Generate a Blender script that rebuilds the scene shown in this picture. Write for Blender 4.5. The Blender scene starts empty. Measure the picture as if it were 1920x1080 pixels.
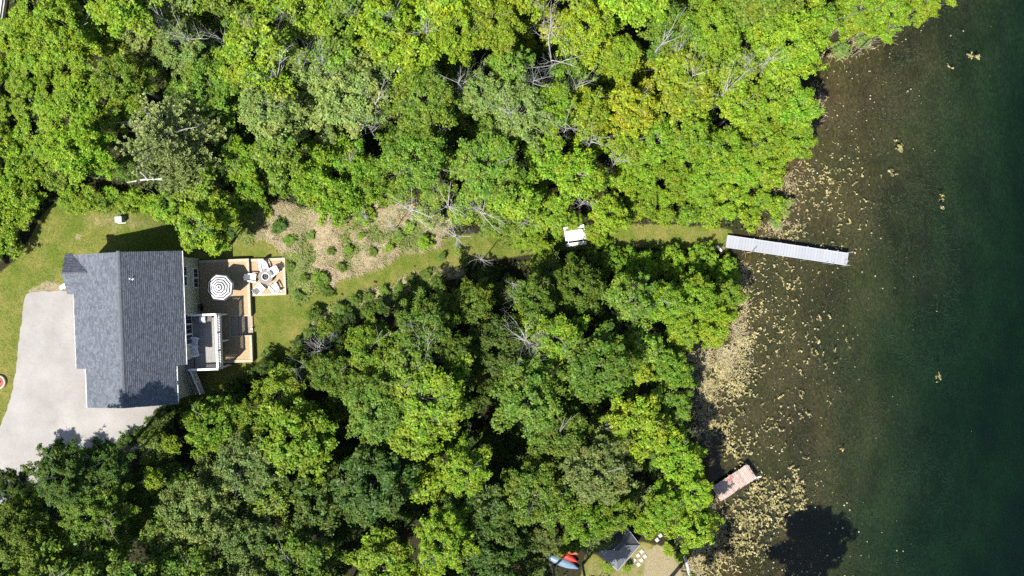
import bpy, bmesh, math, random
import numpy as np
from mathutils import Vector, Matrix

# ------------------------------------------------------------------ scene, camera, light
sc = bpy.context.scene
col = sc.collection
rnd = random.Random(7)
rng = np.random.default_rng(11)
H = 82.0                                   # camera height above the lower lawn
PPM = 20.0                                 # photograph pixels per metre on that lawn

cam_d = bpy.data.cameras.new("camera")
cam = bpy.data.objects.new("camera", cam_d); col.objects.link(cam)
cam.location = (0, 0, H); cam.rotation_euler = (0, 0, 0)
cam_d.sensor_width = 36.0; cam_d.lens = 18.0 * H / 48.0
cam_d.clip_start = 1.0; cam_d.clip_end = 6000.0
sc.camera = cam

SHX, SHY = 0.42, 0.47                      # shadow offset in metres per metre of height
sun_vec = Vector((-SHX, -SHY, 1.0)).normalized()
w = bpy.data.worlds.new("World"); sc.world = w; w.use_nodes = True
wn = w.node_tree.nodes; wl = w.node_tree.links
bg = wn["Background"]
sky = wn.new("ShaderNodeTexSky"); sky.sky_type = 'NISHITA'; sky.sun_disc = False
sky.sun_elevation = math.asin(sun_vec.z)
sky.sun_rotation = math.atan2(sun_vec.x, sun_vec.y) % (2 * math.pi)
wl.new(sky.outputs[0], bg.inputs[0]); bg.inputs[1].default_value = 0.088
sd = bpy.data.lights.new("sun", 'SUN'); sun = bpy.data.objects.new("sun", sd); col.objects.link(sun)
sd.energy = 5.0; sd.angle = math.radians(0.55); sd.color = (1.0, 0.955, 0.88)
sun.rotation_euler = (-sun_vec).to_track_quat('-Z', 'Y').to_euler(); sun.location = (-40, -40, 90)
vs = sc.view_settings
sc.display_settings.display_device = 'sRGB'
vs.view_transform = 'Standard'; vs.look = 'None'; vs.gamma = 1.0; vs.exposure = 1.25
vs.use_curve_mapping = False
cy = sc.cycles
cy.max_bounces = 6; cy.diffuse_bounces = 3; cy.glossy_bounces = 2; cy.transmission_bounces = 4
cy.transparent_max_bounces = 8; cy.volume_bounces = 0
cy.caustics_reflective = False; cy.caustics_refractive = False
cy.use_denoising = False

# ------------------------------------------------------------------ terrain
WATER_Z = -1.5
def sstep(a, b, x):
    t = np.clip((x - a) / (b - a), 0, 1)
    return t * t * (3 - 2 * t)

def poly_sd(poly, X, Y):
    """signed distance (positive outside) from points to a closed polygon"""
    P = np.asarray(poly, float); X = np.asarray(X, float); Y = np.asarray(Y, float)
    d2 = np.full(X.shape, 1e18); inside = np.zeros(X.shape, bool)
    n = len(P)
    for i in range(n):
        x0, y0 = P[i]; x1, y1 = P[(i + 1) % n]
        ex, ey = x1 - x0, y1 - y0
        t = np.clip(((X - x0) * ex + (Y - y0) * ey) / (ex * ex + ey * ey + 1e-9), 0, 1)
        dx = X - (x0 + t * ex); dy = Y - (y0 + t * ey)
        d2 = np.minimum(d2, dx * dx + dy * dy)
        c = (y0 > Y) != (y1 > Y)
        with np.errstate(divide='ignore', invalid='ignore'):
            xi = ex * (Y - y0) / (ey if ey != 0 else 1e-9) + x0
        inside ^= c & (X < xi)
    d = np.sqrt(d2)
    return np.where(inside, -d, d)

# shoreline in photograph pixels, closed far out on the lake side
SHORE = [(1790, -4000), (1775, -120), (1700, 0), (1640, 40), (1560, 95), (1510, 190), (1485, 290), (1455, 390), (1405, 468),
         (1385, 540), (1372, 620), (1322, 680), (1285, 690), (1296, 770), (1320, 860), (1326, 930), (1308, 1000),
         (1282, 1050), (1310, 1112), (1450, 1128), (1520, 1200), (1400, 1500), (1200, 5000), (60000, 5000), (60000, -4000)]
def lake_depth_d(px, py):                  # pixels into the lake (positive in water)
    return -poly_sd(SHORE, px, py)

def noise2(x, y, s, seed):
    """smooth value noise"""
    r = np.random.default_rng(seed); T = r.random((64, 64))
    u = np.asarray(x) / s; v = np.asarray(y) / s
    iu = np.floor(u).astype(int); iv = np.floor(v).astype(int)
    fu = u - iu; fv = v - iv; fu = fu * fu * (3 - 2 * fu); fv = fv * fv * (3 - 2 * fv)
    g = lambda a, b: T[a % 64, b % 64]
    return (g(iu, iv) * (1 - fu) + g(iu + 1, iv) * fu) * (1 - fv) + (g(iu, iv + 1) * (1 - fu) + g(iu + 1, iv + 1) * fu) * fv - 0.5

def zg(x, y):
    """height of the ground, in world metres; the lake bed included"""
    x = np.asarray(x, float); y = np.asarray(y, float)
    z = 1.7 * (1 - sstep(-35.0, -26.5, x)) - 1.32 * sstep(-16, 18, x)
    px = 960 + x * PPM * H / (H - WATER_Z); py = 540 - y * PPM * H / (H - WATER_Z)
    d = lake_depth_d(px, py) / PPM
    out = np.where(d < 0, np.maximum(z, -1.32 + 0.0 * x), z)
    dd = (px - np.interp(py, [-60, 200, 480, 700, 1080], [1745, 1690, 1640, 1560, 1520])) / PPM      # where the shelf drops off
    bed = WATER_Z - 0.22 * sstep(0, 3, d) - 0.22 * sstep(3, 11, d) - 3.2 * sstep(-4, 19, dd) - 3.0 * sstep(9, 32, dd)
    bed = bed + 0.16 * noise2(x, y, 1.7, 3) * sstep(1, 5, d) + 0.7 * noise2(x, y, 6.0, 5) * sstep(7, 16, d)
    k = sstep(-1.2, 0.6, d)
    z = out * (1 - k) + bed * k
    wild = sstep(1.5, 4, np.abs(x + 33)) * 0
    return z + 0.05 * noise2(x, y, 2.3, 9) * (1 - k) + wild

def P(px, py, z):
    k = (H - z) / H / PPM
    return Vector(((px - 960) * k, (540 - py) * k, z))
def G(px, py, dz=0.0):
    z = 0.0
    for _ in range(4):
        v = P(px, py, z + dz); z = float(zg(v.x, v.y))
    return Vector((v.x, v.y, z))
def gxy(px, py):                           # arrays
    px = np.asarray(px, float); py = np.asarray(py, float); z = np.zeros_like(px)
    for _ in range(4):
        k = (H - z) / H / PPM; x = (px - 960) * k; y = (540 - py) * k; z = zg(x, y)
    return x, y, z

# ------------------------------------------------------------------ materials
def nt(m): m.use_nodes = True; return m.node_tree.nodes, m.node_tree.links
def rgb(c): return (c[0] * 0.82, c[1] * 0.82, c[2] * 0.82, 1.0)   # the palette below was picked a little bright
def srgb(r, g, b):
    f = lambda v: (v / 255 / 12.92) if v / 255 <= 0.04045 else ((v / 255 + 0.055) / 1.055) ** 2.4
    return (f(r), f(g), f(b))

def mat(name, c, rough=0.7, var=0.12, scale=6.0, bump=0.0, bscale=40.0, metal=0.0, spec=0.35, island=0.0, objrand=0.0, c2=None):
    m = bpy.data.materials.new(name); n, l = nt(m); b = n["Principled BSDF"]
    tc = n.new("ShaderNodeTexCoord"); no = n.new("ShaderNodeTexNoise"); no.inputs["Scale"].default_value = scale
    no.inputs["Detail"].default_value = 6; no.inputs["Roughness"].default_value = 0.62
    l.new(tc.outputs["Object"], no.inputs["Vector"])
    mx = n.new("ShaderNodeMix"); mx.data_type = 'RGBA'
    lo = c if c2 is not None else tuple(v * (1 - var) for v in c); hi = c2 if c2 is not None else tuple(v * (1 + var) for v in c)
    mr = n.new("ShaderNodeMapRange"); mr.inputs[1].default_value = 0.32; mr.inputs[2].default_value = 0.68
    l.new(no.outputs[0], mr.inputs[0]); l.new(mr.outputs[0], mx.inputs[0])
    mx.inputs[6].default_value = rgb(lo); mx.inputs[7].default_value = rgb(hi)
    out = mx.outputs[2]
    def scalev(src, amt, out):
        m1 = n.new("ShaderNodeMapRange"); m1.inputs[3].default_value = 1 - amt; m1.inputs[4].default_value = 1 + amt
        l.new(src, m1.inputs[0]); h = n.new("ShaderNodeHueSaturation"); l.new(m1.outputs[0], h.inputs["Value"]); l.new(out, h.inputs["Color"])
        return h.outputs[0]
    if island:
        g = n.new("ShaderNodeNewGeometry"); out = scalev(g.outputs["Random Per Island"], island, out)
    if objrand:
        g = n.new("ShaderNodeObjectInfo"); out = scalev(g.outputs["Random"], objrand, out)
    l.new(out, b.inputs["Base Color"]); b.inputs["Roughness"].default_value = rough; b.inputs["Metallic"].default_value = metal
    b.inputs["Specular IOR Level"].default_value = spec
    if bump:
        bp = n.new("ShaderNodeBump"); n2 = n.new("ShaderNodeTexNoise"); n2.inputs["Scale"].default_value = bscale; n2.inputs["Detail"].default_value = 4
        l.new(tc.outputs["Object"], n2.inputs["Vector"]); l.new(n2.outputs[0], bp.inputs["Height"])
        bp.inputs["Strength"].default_value = bump; bp.inputs["Distance"].default_value = 0.03; l.new(bp.outputs[0], b.inputs["Normal"])
    return m

def leaf_mat(name, trans=0.32, isl=0.38, patch=0.35, spec=0.35):
    """leaves: the tree's own colour (object colour), each leaf a little different"""
    m = bpy.data.materials.new(name); n, l = nt(m); b = n["Principled BSDF"]; out = n["Material Output"]
    oi = n.new("ShaderNodeObjectInfo"); ge = n.new("ShaderNodeNewGeometry"); tc = n.new("ShaderNodeTexCoord")
    no = n.new("ShaderNodeTexNoise"); no.inputs["Scale"].default_value = 0.8; no.inputs["Detail"].default_value = 3
    l.new(tc.outputs["Object"], no.inputs["Vector"])
    mr = n.new("ShaderNodeMapRange"); mr.inputs[1].default_value = 0; mr.inputs[2].default_value = 1
    mr.inputs[3].default_value = 1 - isl; mr.inputs[4].default_value = 1 + isl; l.new(ge.outputs["Random Per Island"], mr.inputs[0])
    m2 = n.new("ShaderNodeMapRange"); m2.inputs[1].default_value = 0.3; m2.inputs[2].default_value = 0.7
    m2.inputs[3].default_value = 0.5 + 0.05 * patch; m2.inputs[4].default_value = 0.5 - 0.075 * patch; l.new(no.outputs[0], m2.inputs[0])
    n3 = n.new("ShaderNodeTexNoise"); n3.inputs["Scale"].default_value = 1.9; n3.inputs["Detail"].default_value = 2; l.new(tc.outputs["Object"], n3.inputs["Vector"])
    m3 = n.new("ShaderNodeMapRange"); m3.inputs[1].default_value = 0.3; m3.inputs[2].default_value = 0.7; m3.inputs[3].default_value = 0.74; m3.inputs[4].default_value = 1.26; l.new(n3.outputs[0], m3.inputs[0])
    mm = n.new("ShaderNodeMath"); mm.operation = 'MULTIPLY'; l.new(mr.outputs[0], mm.inputs[0]); l.new(m3.outputs[0], mm.inputs[1])
    hs = n.new("ShaderNodeHueSaturation"); l.new(oi.outputs["Color"], hs.inputs["Color"]); l.new(mm.outputs[0], hs.inputs["Value"]); l.new(m2.outputs[0], hs.inputs["Hue"])
    l.new(hs.outputs[0], b.inputs["Base Color"]); b.inputs["Roughness"].default_value = 0.5; b.inputs["Specular IOR Level"].default_value = spec
    tr = n.new("ShaderNodeBsdfTranslucent"); h2 = n.new("ShaderNodeHueSaturation"); h2.inputs["Value"].default_value = 1.45; h2.inputs["Hue"].default_value = 0.495
    h2.inputs["Saturation"].default_value = 1.1; l.new(hs.outputs[0], h2.inputs["Color"]); l.new(h2.outputs[0], tr.inputs[0])
    mx = n.new("ShaderNodeMixShader"); mx.inputs[0].default_value = trans
    l.new(b.outputs[0], mx.inputs[1]); l.new(tr.outputs[0], mx.inputs[2]); l.new(mx.outputs[0], out.inputs[0])
    return m

LEAF = leaf_mat("broad_leaf", 0.29, 0.44, 0.42, 0.2)
NEEDLE = leaf_mat("needle", 0.2, 0.3, 0.15, 0.2)
BARK = mat("bark", (0.19, 0.175, 0.155), 0.9, 0.35, 3.0, 0.5, 25)
DEADWOOD = mat("dead_wood", (0.39, 0.375, 0.35), 0.85, 0.3, 2.0, 0.4, 30)
STRAW = mat("straw", (0.26, 0.215, 0.115), 0.8, 0.25, 0.9, island=0.35, c2=(0.41, 0.335, 0.205))
STRAWGREEN = mat("tuft_green", (0.075, 0.115, 0.014), 0.7, 0.35, 0.5, island=0.4, c2=(0.15, 0.185, 0.03))
SIDING = mat("siding", (0.60, 0.63, 0.52), 0.6, 0.05, 1.5)
WHITE = mat("white_paint", (0.78, 0.78, 0.76), 0.45, 0.05, 3.0)
PLASTIC = mat("white_resin", (0.80, 0.80, 0.79), 0.4, 0.04, 5.0)
SHINGLE = mat("shingle", (0.110, 0.124, 0.147), 0.85, 0.10, 2.2, 0.35, 90, island=0.26, spec=0.25)
RIDGECAP = mat("ridge_shingle", (0.10, 0.108, 0.124), 0.85, 0.12, 3.0, 0.3, 90, objrand=0.1, spec=0.25)
ROOFBASE = mat("roof_felt", (0.05, 0.056, 0.066), 0.9, 0.1, 3.0)
GLASS = mat("dark_glass", (0.012, 0.016, 0.022), 0.06, 0.1, 2.0, spec=0.6)
DECKWOOD = mat("deck_board", (0.235, 0.225, 0.215), 0.7, 0.16, 5.0, objrand=0.09)
COPING = mat("coping_stone", (0.40, 0.34, 0.255), 0.8, 0.1, 5.0, 0.2, 60)
PAVING = mat("tan_gravel", (0.28, 0.205, 0.115), 0.9, 0.2, 9.0, 0.5, 60, c2=(0.40, 0.30, 0.18))
WALLBLOCK = mat("retaining_block", (0.30, 0.25, 0.19), 0.9, 0.15, 3.0, 0.3, 30)
CONCRETE = mat("grey_concrete", (0.20, 0.195, 0.19), 0.8, 0.12, 9.0, 0.2, 80)
IRON = mat("black_iron", (0.012, 0.012, 0.013), 0.5, 0.2, 5.0)
ASH = mat("ash_rock", (0.12, 0.085, 0.08), 0.9, 0.5, 18.0)
NAVY = mat("navy_canvas", (0.022, 0.03, 0.055), 0.8, 0.08, 5.0)
CANVAS = mat("white_canvas", (0.72, 0.71, 0.68), 0.8, 0.04, 5.0)
GREYMETAL = mat("grey_metal", (0.115, 0.12, 0.13), 0.5, 0.06, 2.0, metal=0.0, objrand=0.05)
ALU = mat("pale_dock_plank", (0.275, 0.287, 0.31), 0.55, 0.05, 7.0, 0.1, 40, objrand=0.05)
ALUFRAME = mat("aluminium_frame", (0.36, 0.37, 0.39), 0.4, 0.05, 6.0)
OLDWOOD = mat("weathered_plank", (0.36, 0.275, 0.235), 0.8, 0.2, 4.0, 0.3, 40, objrand=0.16)
BOXGREEN = mat("pale_green_steel", (0.36, 0.43, 0.38), 0.5, 0.06, 4.0)
CANOE = mat("blue_grey_hull", (0.13, 0.20, 0.27), 0.35, 0.15, 3.0)
REDHULL = mat("red_hull", (0.42, 0.035, 0.025), 0.4, 0.15, 3.0)
ORANGEHULL = mat("orange_hull", (0.38, 0.10, 0.045), 0.4, 0.15, 3.0)
BRICKRED = mat("brick_red_mulch", (0.30, 0.085, 0.06), 0.85, 0.2, 10.0)
PALESTONE = mat("pale_stone", (0.36, 0.37, 0.33), 0.85, 0.12, 6.0, 0.2, 40, objrand=0.1)
RUBBER = mat("black_rubber", (0.01, 0.01, 0.011), 0.6, 0.1, 4.0)
ALGAE = mat("floating_algae", (0.13, 0.115, 0.035), 0.8, 0.3, 1.1, island=0.45, c2=(0.40, 0.35, 0.16))
PETAL = mat("pale_petal", (0.30, 0.28, 0.17), 0.7, 0.2, 3.0, island=0.3)
REED = mat("dry_reed", (0.22, 0.18, 0.10), 0.8, 0.3, 0.8, island=0.45, c2=(0.40, 0.34, 0.19))
WEED = mat("water_weed", (0.040, 0.031, 0.012), 0.9, 0.4, 0.4, island=0.4, c2=(0.060, 0.052, 0.018))
CLOD = mat("earth_clod", (0.03, 0.022, 0.014), 0.95, 0.3, 8.0)

# driveway: pale worn asphalt
DRIVE = mat("worn_pale_asphalt", (0.235, 0.223, 0.209), 0.9, 0.2, 0.35, 0.35, 60, c2=(0.318, 0.302, 0.284))
def wear(m):
    """fine aggregate speckle, tyre-worn paler streaks and hairline cracks"""
    n, l = nt(m); b = n["Principled BSDF"]; src = b.inputs["Base Color"].links[0].from_socket; tc = n.new("ShaderNodeTexCoord")
    vo = n.new("ShaderNodeTexVoronoi"); vo.feature = 'DISTANCE_TO_EDGE'; vo.inputs["Scale"].default_value = 0.33
    no = n.new("ShaderNodeTexNoise"); no.inputs["Scale"].default_value = 1.1; no.inputs["Detail"].default_value = 6; l.new(tc.outputs["Object"], no.inputs["Vector"])
    ad = n.new("ShaderNodeVectorMath"); ad.operation = 'MULTIPLY_ADD'; l.new(no.outputs[1], ad.inputs[0]); ad.inputs[1].default_value = (1.5, 1.5, 0); l.new(tc.outputs["Object"], ad.inputs[2]); l.new(ad.outputs[0], vo.inputs["Vector"])
    mr = n.new("ShaderNodeMapRange"); mr.inputs[1].default_value = 0.004; mr.inputs[2].default_value = 0.012; mr.inputs[3].default_value = 0.93; mr.inputs[4].default_value = 1.0; l.new(vo.outputs["Distance"], mr.inputs[0])
    sp = n.new("ShaderNodeTexNoise"); sp.inputs["Scale"].default_value = 14; sp.inputs["Detail"].default_value = 4; sp.inputs["Roughness"].default_value = 0.8; l.new(tc.outputs["Object"], sp.inputs["Vector"])
    m2 = n.new("ShaderNodeMapRange"); m2.inputs[1].default_value = 0.3; m2.inputs[2].default_value = 0.7; m2.inputs[3].default_value = 0.84; m2.inputs[4].default_value = 1.12; l.new(sp.outputs[0], m2.inputs[0])
    ml = n.new("ShaderNodeMath"); ml.operation = 'MULTIPLY'; l.new(mr.outputs[0], ml.inputs[0]); l.new(m2.outputs[0], ml.inputs[1])
    h = n.new("ShaderNodeHueSaturation"); l.new(ml.outputs[0], h.inputs["Value"]); l.new(src, h.inputs["Color"]); l.new(h.outputs[0], b.inputs["Base Color"])
wear(DRIVE)

def ground_mat():
    m = bpy.data.materials.new("ground_soil"); n, l = nt(m); b = n["Principled BSDF"]
    at = n.new("ShaderNodeVertexColor"); at.layer_name = "zone"; sep = n.new("ShaderNodeSeparateColor"); l.new(at.outputs[0], sep.inputs[0])
    tc = n.new("ShaderNodeTexCoord")
    def noise(s, d=5, r=0.6, vec=None):
        no = n.new("ShaderNodeTexNoise"); no.inputs["Scale"].default_value = s; no.inputs["Detail"].default_value = d; no.inputs["Roughness"].default_value = r
        l.new(vec if vec else tc.outputs["Object"], no.inputs["Vector"]); return no.outputs[0]
    def ramp(src, stops):
        r = n.new("ShaderNodeValToRGB"); e = r.color_ramp.elements
        while len(e) < len(stops): e.new(0.5)
        for k, (p, c) in enumerate(stops): e[k].position = p; e[k].color = rgb(c)
        l.new(src, r.inputs[0]); return r.outputs[0]
    def mix(f, a, b_, mode='MIX'):
        mx = n.new("ShaderNodeMix"); mx.data_type = 'RGBA'; mx.blend_type = mode
        if isinstance(f, float): mx.inputs[0].default_value = f
        else: l.new(f, mx.inputs[0])
        l.new(a, mx.inputs[6]); l.new(b_, mx.inputs[7]); return mx.outputs[2]
    def edge(src, ns, amt=0.55):
        # breaks a smooth zone weight up with noise so that its edge is ragged
        a = n.new("ShaderNodeMath"); a.operation = 'MULTIPLY_ADD'; l.new(ns, a.inputs[0]); a.inputs[1].default_value = amt; a.inputs[2].default_value = -amt / 2
        s = n.new("ShaderNodeMath"); s.operation = 'ADD'; l.new(src, s.inputs[0]); l.new(a.outputs[0], s.inputs[1])
        mr = n.new("ShaderNodeMapRange"); mr.inputs[1].default_value = 0.35; mr.inputs[2].default_value = 0.65; l.new(s.outputs[0], mr.inputs[0]); return mr.outputs[0]
    nf = noise(9.0, 6, 0.7); nm = noise(1.3, 5); nl = noise(0.28, 4); nx = noise(28.0, 3)
    floor_ = ramp(nf, [(0.3, (0.012, 0.011, 0.006)), (0.55, (0.028, 0.026, 0.012)), (0.75, (0.07, 0.055, 0.03))])
    g1 = ramp(nf, [(0.28, (0.028, 0.060, 0.006)), (0.5, (0.085, 0.118, 0.013)), (0.75, (0.165, 0.178, 0.036))])
    g2 = ramp(nf, [(0.28, (0.090, 0.090, 0.018)), (0.5, (0.165, 0.155, 0.038)), (0.75, (0.27, 0.235, 0.09))])
    lm = n.new("ShaderNodeMapRange"); lm.inputs[1].default_value = 0.38; lm.inputs[2].default_value = 0.66
    ad = n.new("ShaderNodeMath"); ad.operation = 'ADD'; l.new(nl, ad.inputs[0]); sc1 = n.new("ShaderNodeMath"); sc1.operation = 'MULTIPLY_ADD'
    l.new(nm, sc1.inputs[0]); sc1.inputs[1].default_value = 0.5; sc1.inputs[2].default_value = -0.25; l.new(sc1.outputs[0], ad.inputs[1]); l.new(ad.outputs[0], lm.inputs[0])
    lawn = mix(lm.outputs[0], g1, g2)
    straw = mix(lm.outputs[0], ramp(nf, [(0.25, (0.04, 0.055, 0.012)), (0.5, (0.13, 0.13, 0.04)), (0.75, (0.26, 0.22, 0.11))]), ramp(nf, [(0.25, (0.10, 0.085, 0.03)), (0.5, (0.25, 0.20, 0.11)), (0.75, (0.40, 0.33, 0.22))]))
    dirt = ramp(nf, [(0.25, (0.13, 0.105, 0.05)), (0.5, (0.235, 0.195, 0.115)), (0.8, (0.36, 0.31, 0.20))])
    c = mix(edge(sep.outputs[0], nm), floor_, lawn)
    c = mix(edge(sep.outputs[1], nm), c, straw)
    c = mix(edge(sep.outputs[2], nm), c, dirt)
    # lake bed: brown weed and silt, greener further out
    mp = n.new("ShaderNodeMapping"); mp.inputs["Scale"].default_value = (1.0, 0.5, 1.0); mp.inputs["Rotation"].default_value = (0, 0, 0.5); l.new(tc.outputs["Object"], mp.inputs[0])
    nb = noise(5.5, 7, 0.72, mp.outputs[0]); nb2 = noise(0.22, 4, 0.6)
    bed1 = ramp(nb, [(0.3, (0.024, 0.016, 0.006)), (0.5, (0.066, 0.047, 0.018)), (0.72, (0.135, 0.10, 0.040))])
    bed2 = ramp(nb, [(0.3, (0.016, 0.015, 0.005)), (0.5, (0.046, 0.041, 0.012)), (0.72, (0.095, 0.080, 0.024))])
    bm = n.new("ShaderNodeMapRange"); bm.inputs[1].default_value = 0.42; bm.inputs[2].default_value = 0.6; l.new(nb2, bm.inputs[0])
    bed = mix(bm.outputs[0], bed1, bed2)
    nb3 = noise(0.16, 6, 0.65, mp.outputs[0]); dk = n.new("ShaderNodeMapRange"); dk.inputs[1].default_value = 0.40; dk.inputs[2].default_value = 0.62; dk.inputs[3].default_value = 0.42; l.new(nb3, dk.inputs[0])
    hsv = n.new("ShaderNodeHueSaturation"); l.new(dk.outputs[0], hsv.inputs["Value"]); l.new(bed, hsv.inputs["Color"]); bed = hsv.outputs[0]
    c = mix(at.outputs[1], c, bed)
    l.new(c, b.inputs["Base Color"]); b.inputs["Roughness"].default_value = 0.95; b.inputs["Specular IOR Level"].default_value = 0.1
    bp = n.new("ShaderNodeBump"); l.new(nx, bp.inputs["Height"]); bp.inputs["Strength"].default_value = 0.6; bp.inputs["Distance"].default_value = 0.06
    l.new(bp.outputs[0], b.inputs["Normal"])
    return m

def water_mat():
    m = bpy.data.materials.new("lake_water"); n, l = nt(m); n.remove(n["Principled BSDF"]); out = n["Material Output"]
    t = n.new("ShaderNodeBsdfTransparent"); g = n.new("ShaderNodeBsdfGlossy"); g.inputs["Roughness"].default_value = 0.12
    fr = n.new("ShaderNodeFresnel"); fr.inputs[0].default_value = 1.33
    tc = n.new("ShaderNodeTexCoord"); no = n.new("ShaderNodeTexNoise"); no.inputs["Scale"].default_value = 2.2; no.inputs["Detail"].default_value = 4
    mp = n.new("ShaderNodeMapping"); mp.inputs["Scale"].default_value = (1, 2.2, 1); mp.inputs["Rotation"].default_value = (0, 0, 0.35)
    l.new(tc.outputs["Object"], mp.inputs[0]); l.new(mp.outputs[0], no.inputs["Vector"])
    bp = n.new("ShaderNodeBump"); bp.inputs["Strength"].default_value = 0.35; bp.inputs["Distance"].default_value = 0.05; l.new(no.outputs[0], bp.inputs["Height"])
    l.new(bp.outputs[0], g.inputs["Normal"]); l.new(bp.outputs[0], fr.inputs["Normal"])
    # fine suspended matter gives the water body a little colour of its own
    d = n.new("ShaderNodeBsdfDiffuse"); d.inputs[0].default_value = (0.009, 0.022, 0.015, 1)
    m0 = n.new("ShaderNodeMixShader"); m0.inputs[0].default_value = 0.07
    l.new(t.outputs[0], m0.inputs[1]); l.new(d.outputs[0], m0.inputs[2])
    mx = n.new("ShaderNodeMixShader"); l.new(fr.outputs[0], mx.inputs[0]); l.new(m0.outputs[0], mx.inputs[1]); l.new(g.outputs[0], mx.inputs[2])
    l.new(mx.outputs[0], out.inputs["Surface"])
    va = n.new("ShaderNodeVolumeAbsorption"); va.inputs[0].default_value = (0.46, 0.77, 0.72, 1); va.inputs[1].default_value = 0.62
    l.new(va.outputs[0], out.inputs["Volume"])
    return m
GROUND = ground_mat(); WATER = water_mat()

# ------------------------------------------------------------------ mesh helpers
class MB:
    """collects shapes; build() links them as one mesh object"""
    def __init__(s): s.v = []; s.f = []; s.m = []
    def add(s, vs_, fs, mi=0):
        o = len(s.v); s.v += [tuple(p) for p in vs_]; s.f += [tuple(i + o for i in f) for f in fs]; s.m += [mi] * len(fs); return s
    def box(s, c, size, rz=0.0, mi=0, M=None):
        hx, hy, hz = size[0] / 2, size[1] / 2, size[2] / 2
        pts = [Vector((x, y, z)) for z in (-hz, hz) for x, y in ((-hx, -hy), (hx, -hy), (hx, hy), (-hx, hy))]
        R = M if M is not None else Matrix.Rotation(rz, 3, 'Z'); c = Vector(c)
        return s.add([R @ p + c for p in pts], [(3, 2, 1, 0), (4, 5, 6, 7), (0, 1, 5, 4), (1, 2, 6, 5), (2, 3, 7, 6), (3, 0, 4, 7)], mi)
    def bar(s, a, b, w_, h_, mi=0):
        a, b = Vector(a), Vector(b); d = b - a; z = d.normalized(); up = Vector((0, 0, 1)) if abs(z.z) < 0.95 else Vector((1, 0, 0))
        x = up.cross(z).normalized(); y = z.cross(x); M = Matrix((x, y, z)).transposed()
        return s.box((a + b) / 2, (w_, h_, d.length), M=M, mi=mi)
    def prism(s, poly, z0, z1, mi=0):
        n = len(poly); a = sum(poly[i][0] * poly[(i + 1) % n][1] - poly[(i + 1) % n][0] * poly[i][1] for i in range(n))
        if a < 0: poly = poly[::-1]
        return s.add([(x, y, z0) for x, y in poly] + [(x, y, z1) for x, y in poly],
                     [tuple(range(n - 1, -1, -1)), tuple(range(n, 2 * n))] + [(i, (i + 1) % n, n + (i + 1) % n, n + i) for i in range(n)], mi)
    def tube(s, pts, rad, k=6, mi=0, cap=True):
        pts = [Vector(p) for p in pts]; n = len(pts)
        if not hasattr(rad, '__len__'): rad = [rad] * n
        o = []; prev = None
        for i, p in enumerate(pts):
            d = (pts[min(i + 1, n - 1)] - pts[max(i - 1, 0)]); d = d.normalized() if d.length > 1e-9 else Vector((0, 0, 1))
            x = (Vector((1, 0, 0)) if prev is None and abs(d.x) < 0.9 else (prev or Vector((0, 1, 0))))
            x = (x - d * x.dot(d)); x = x.normalized() if x.length > 1e-6 else d.orthogonal().normalized(); prev = x; y = d.cross(x)
            o += [p + (x * math.cos(2 * math.pi * j / k) + y * math.sin(2 * math.pi * j / k)) * rad[i] for j in range(k)]
        fs = [(i * k + j, i * k + (j + 1) % k, (i + 1) * k + (j + 1) % k, (i + 1) * k + j) for i in range(n - 1) for j in range(k)]
        if cap: fs += [tuple(range(k - 1, -1, -1)), tuple(range((n - 1) * k, n * k))]
        return s.add(o, fs, mi)
    def lathe(s, prof, k=24, mi=0, c=(0, 0, 0), sy=1.0):
        o = [(c[0] + r * math.cos(2 * math.pi * j / k), c[1] + sy * r * math.sin(2 * math.pi * j / k), c[2] + z) for r, z in prof for j in range(k)]
        return s.add(o, [(i * k + j, i * k + (j + 1) % k, (i + 1) * k + (j + 1) % k, (i + 1) * k + j) for i in range(len(prof) - 1) for j in range(k)], mi)
    def mesh(s, name, mats):
        me = bpy.data.meshes.new(name); me.from_pydata(s.v, [], s.f)
        for m in (mats if isinstance(mats, (list, tuple)) else [mats]): me.materials.append(m)
        if any(s.m): me.polygons.foreach_set("material_index", s.m)
        me.update(); return me
    def build(s, name, mats, parent=None, bevel=0.0, smooth=False):
        me = s.mesh(name, mats)
        if smooth: me.polygons.foreach_set("use_smooth", [True] * len(me.polygons))
        o = link(name, me, parent)
        if bevel:
            bv = o.modifiers.new("bevel", 'BEVEL'); bv.width = bevel; bv.segments = 1; bv.limit_method = 'ANGLE'
        return o

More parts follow.
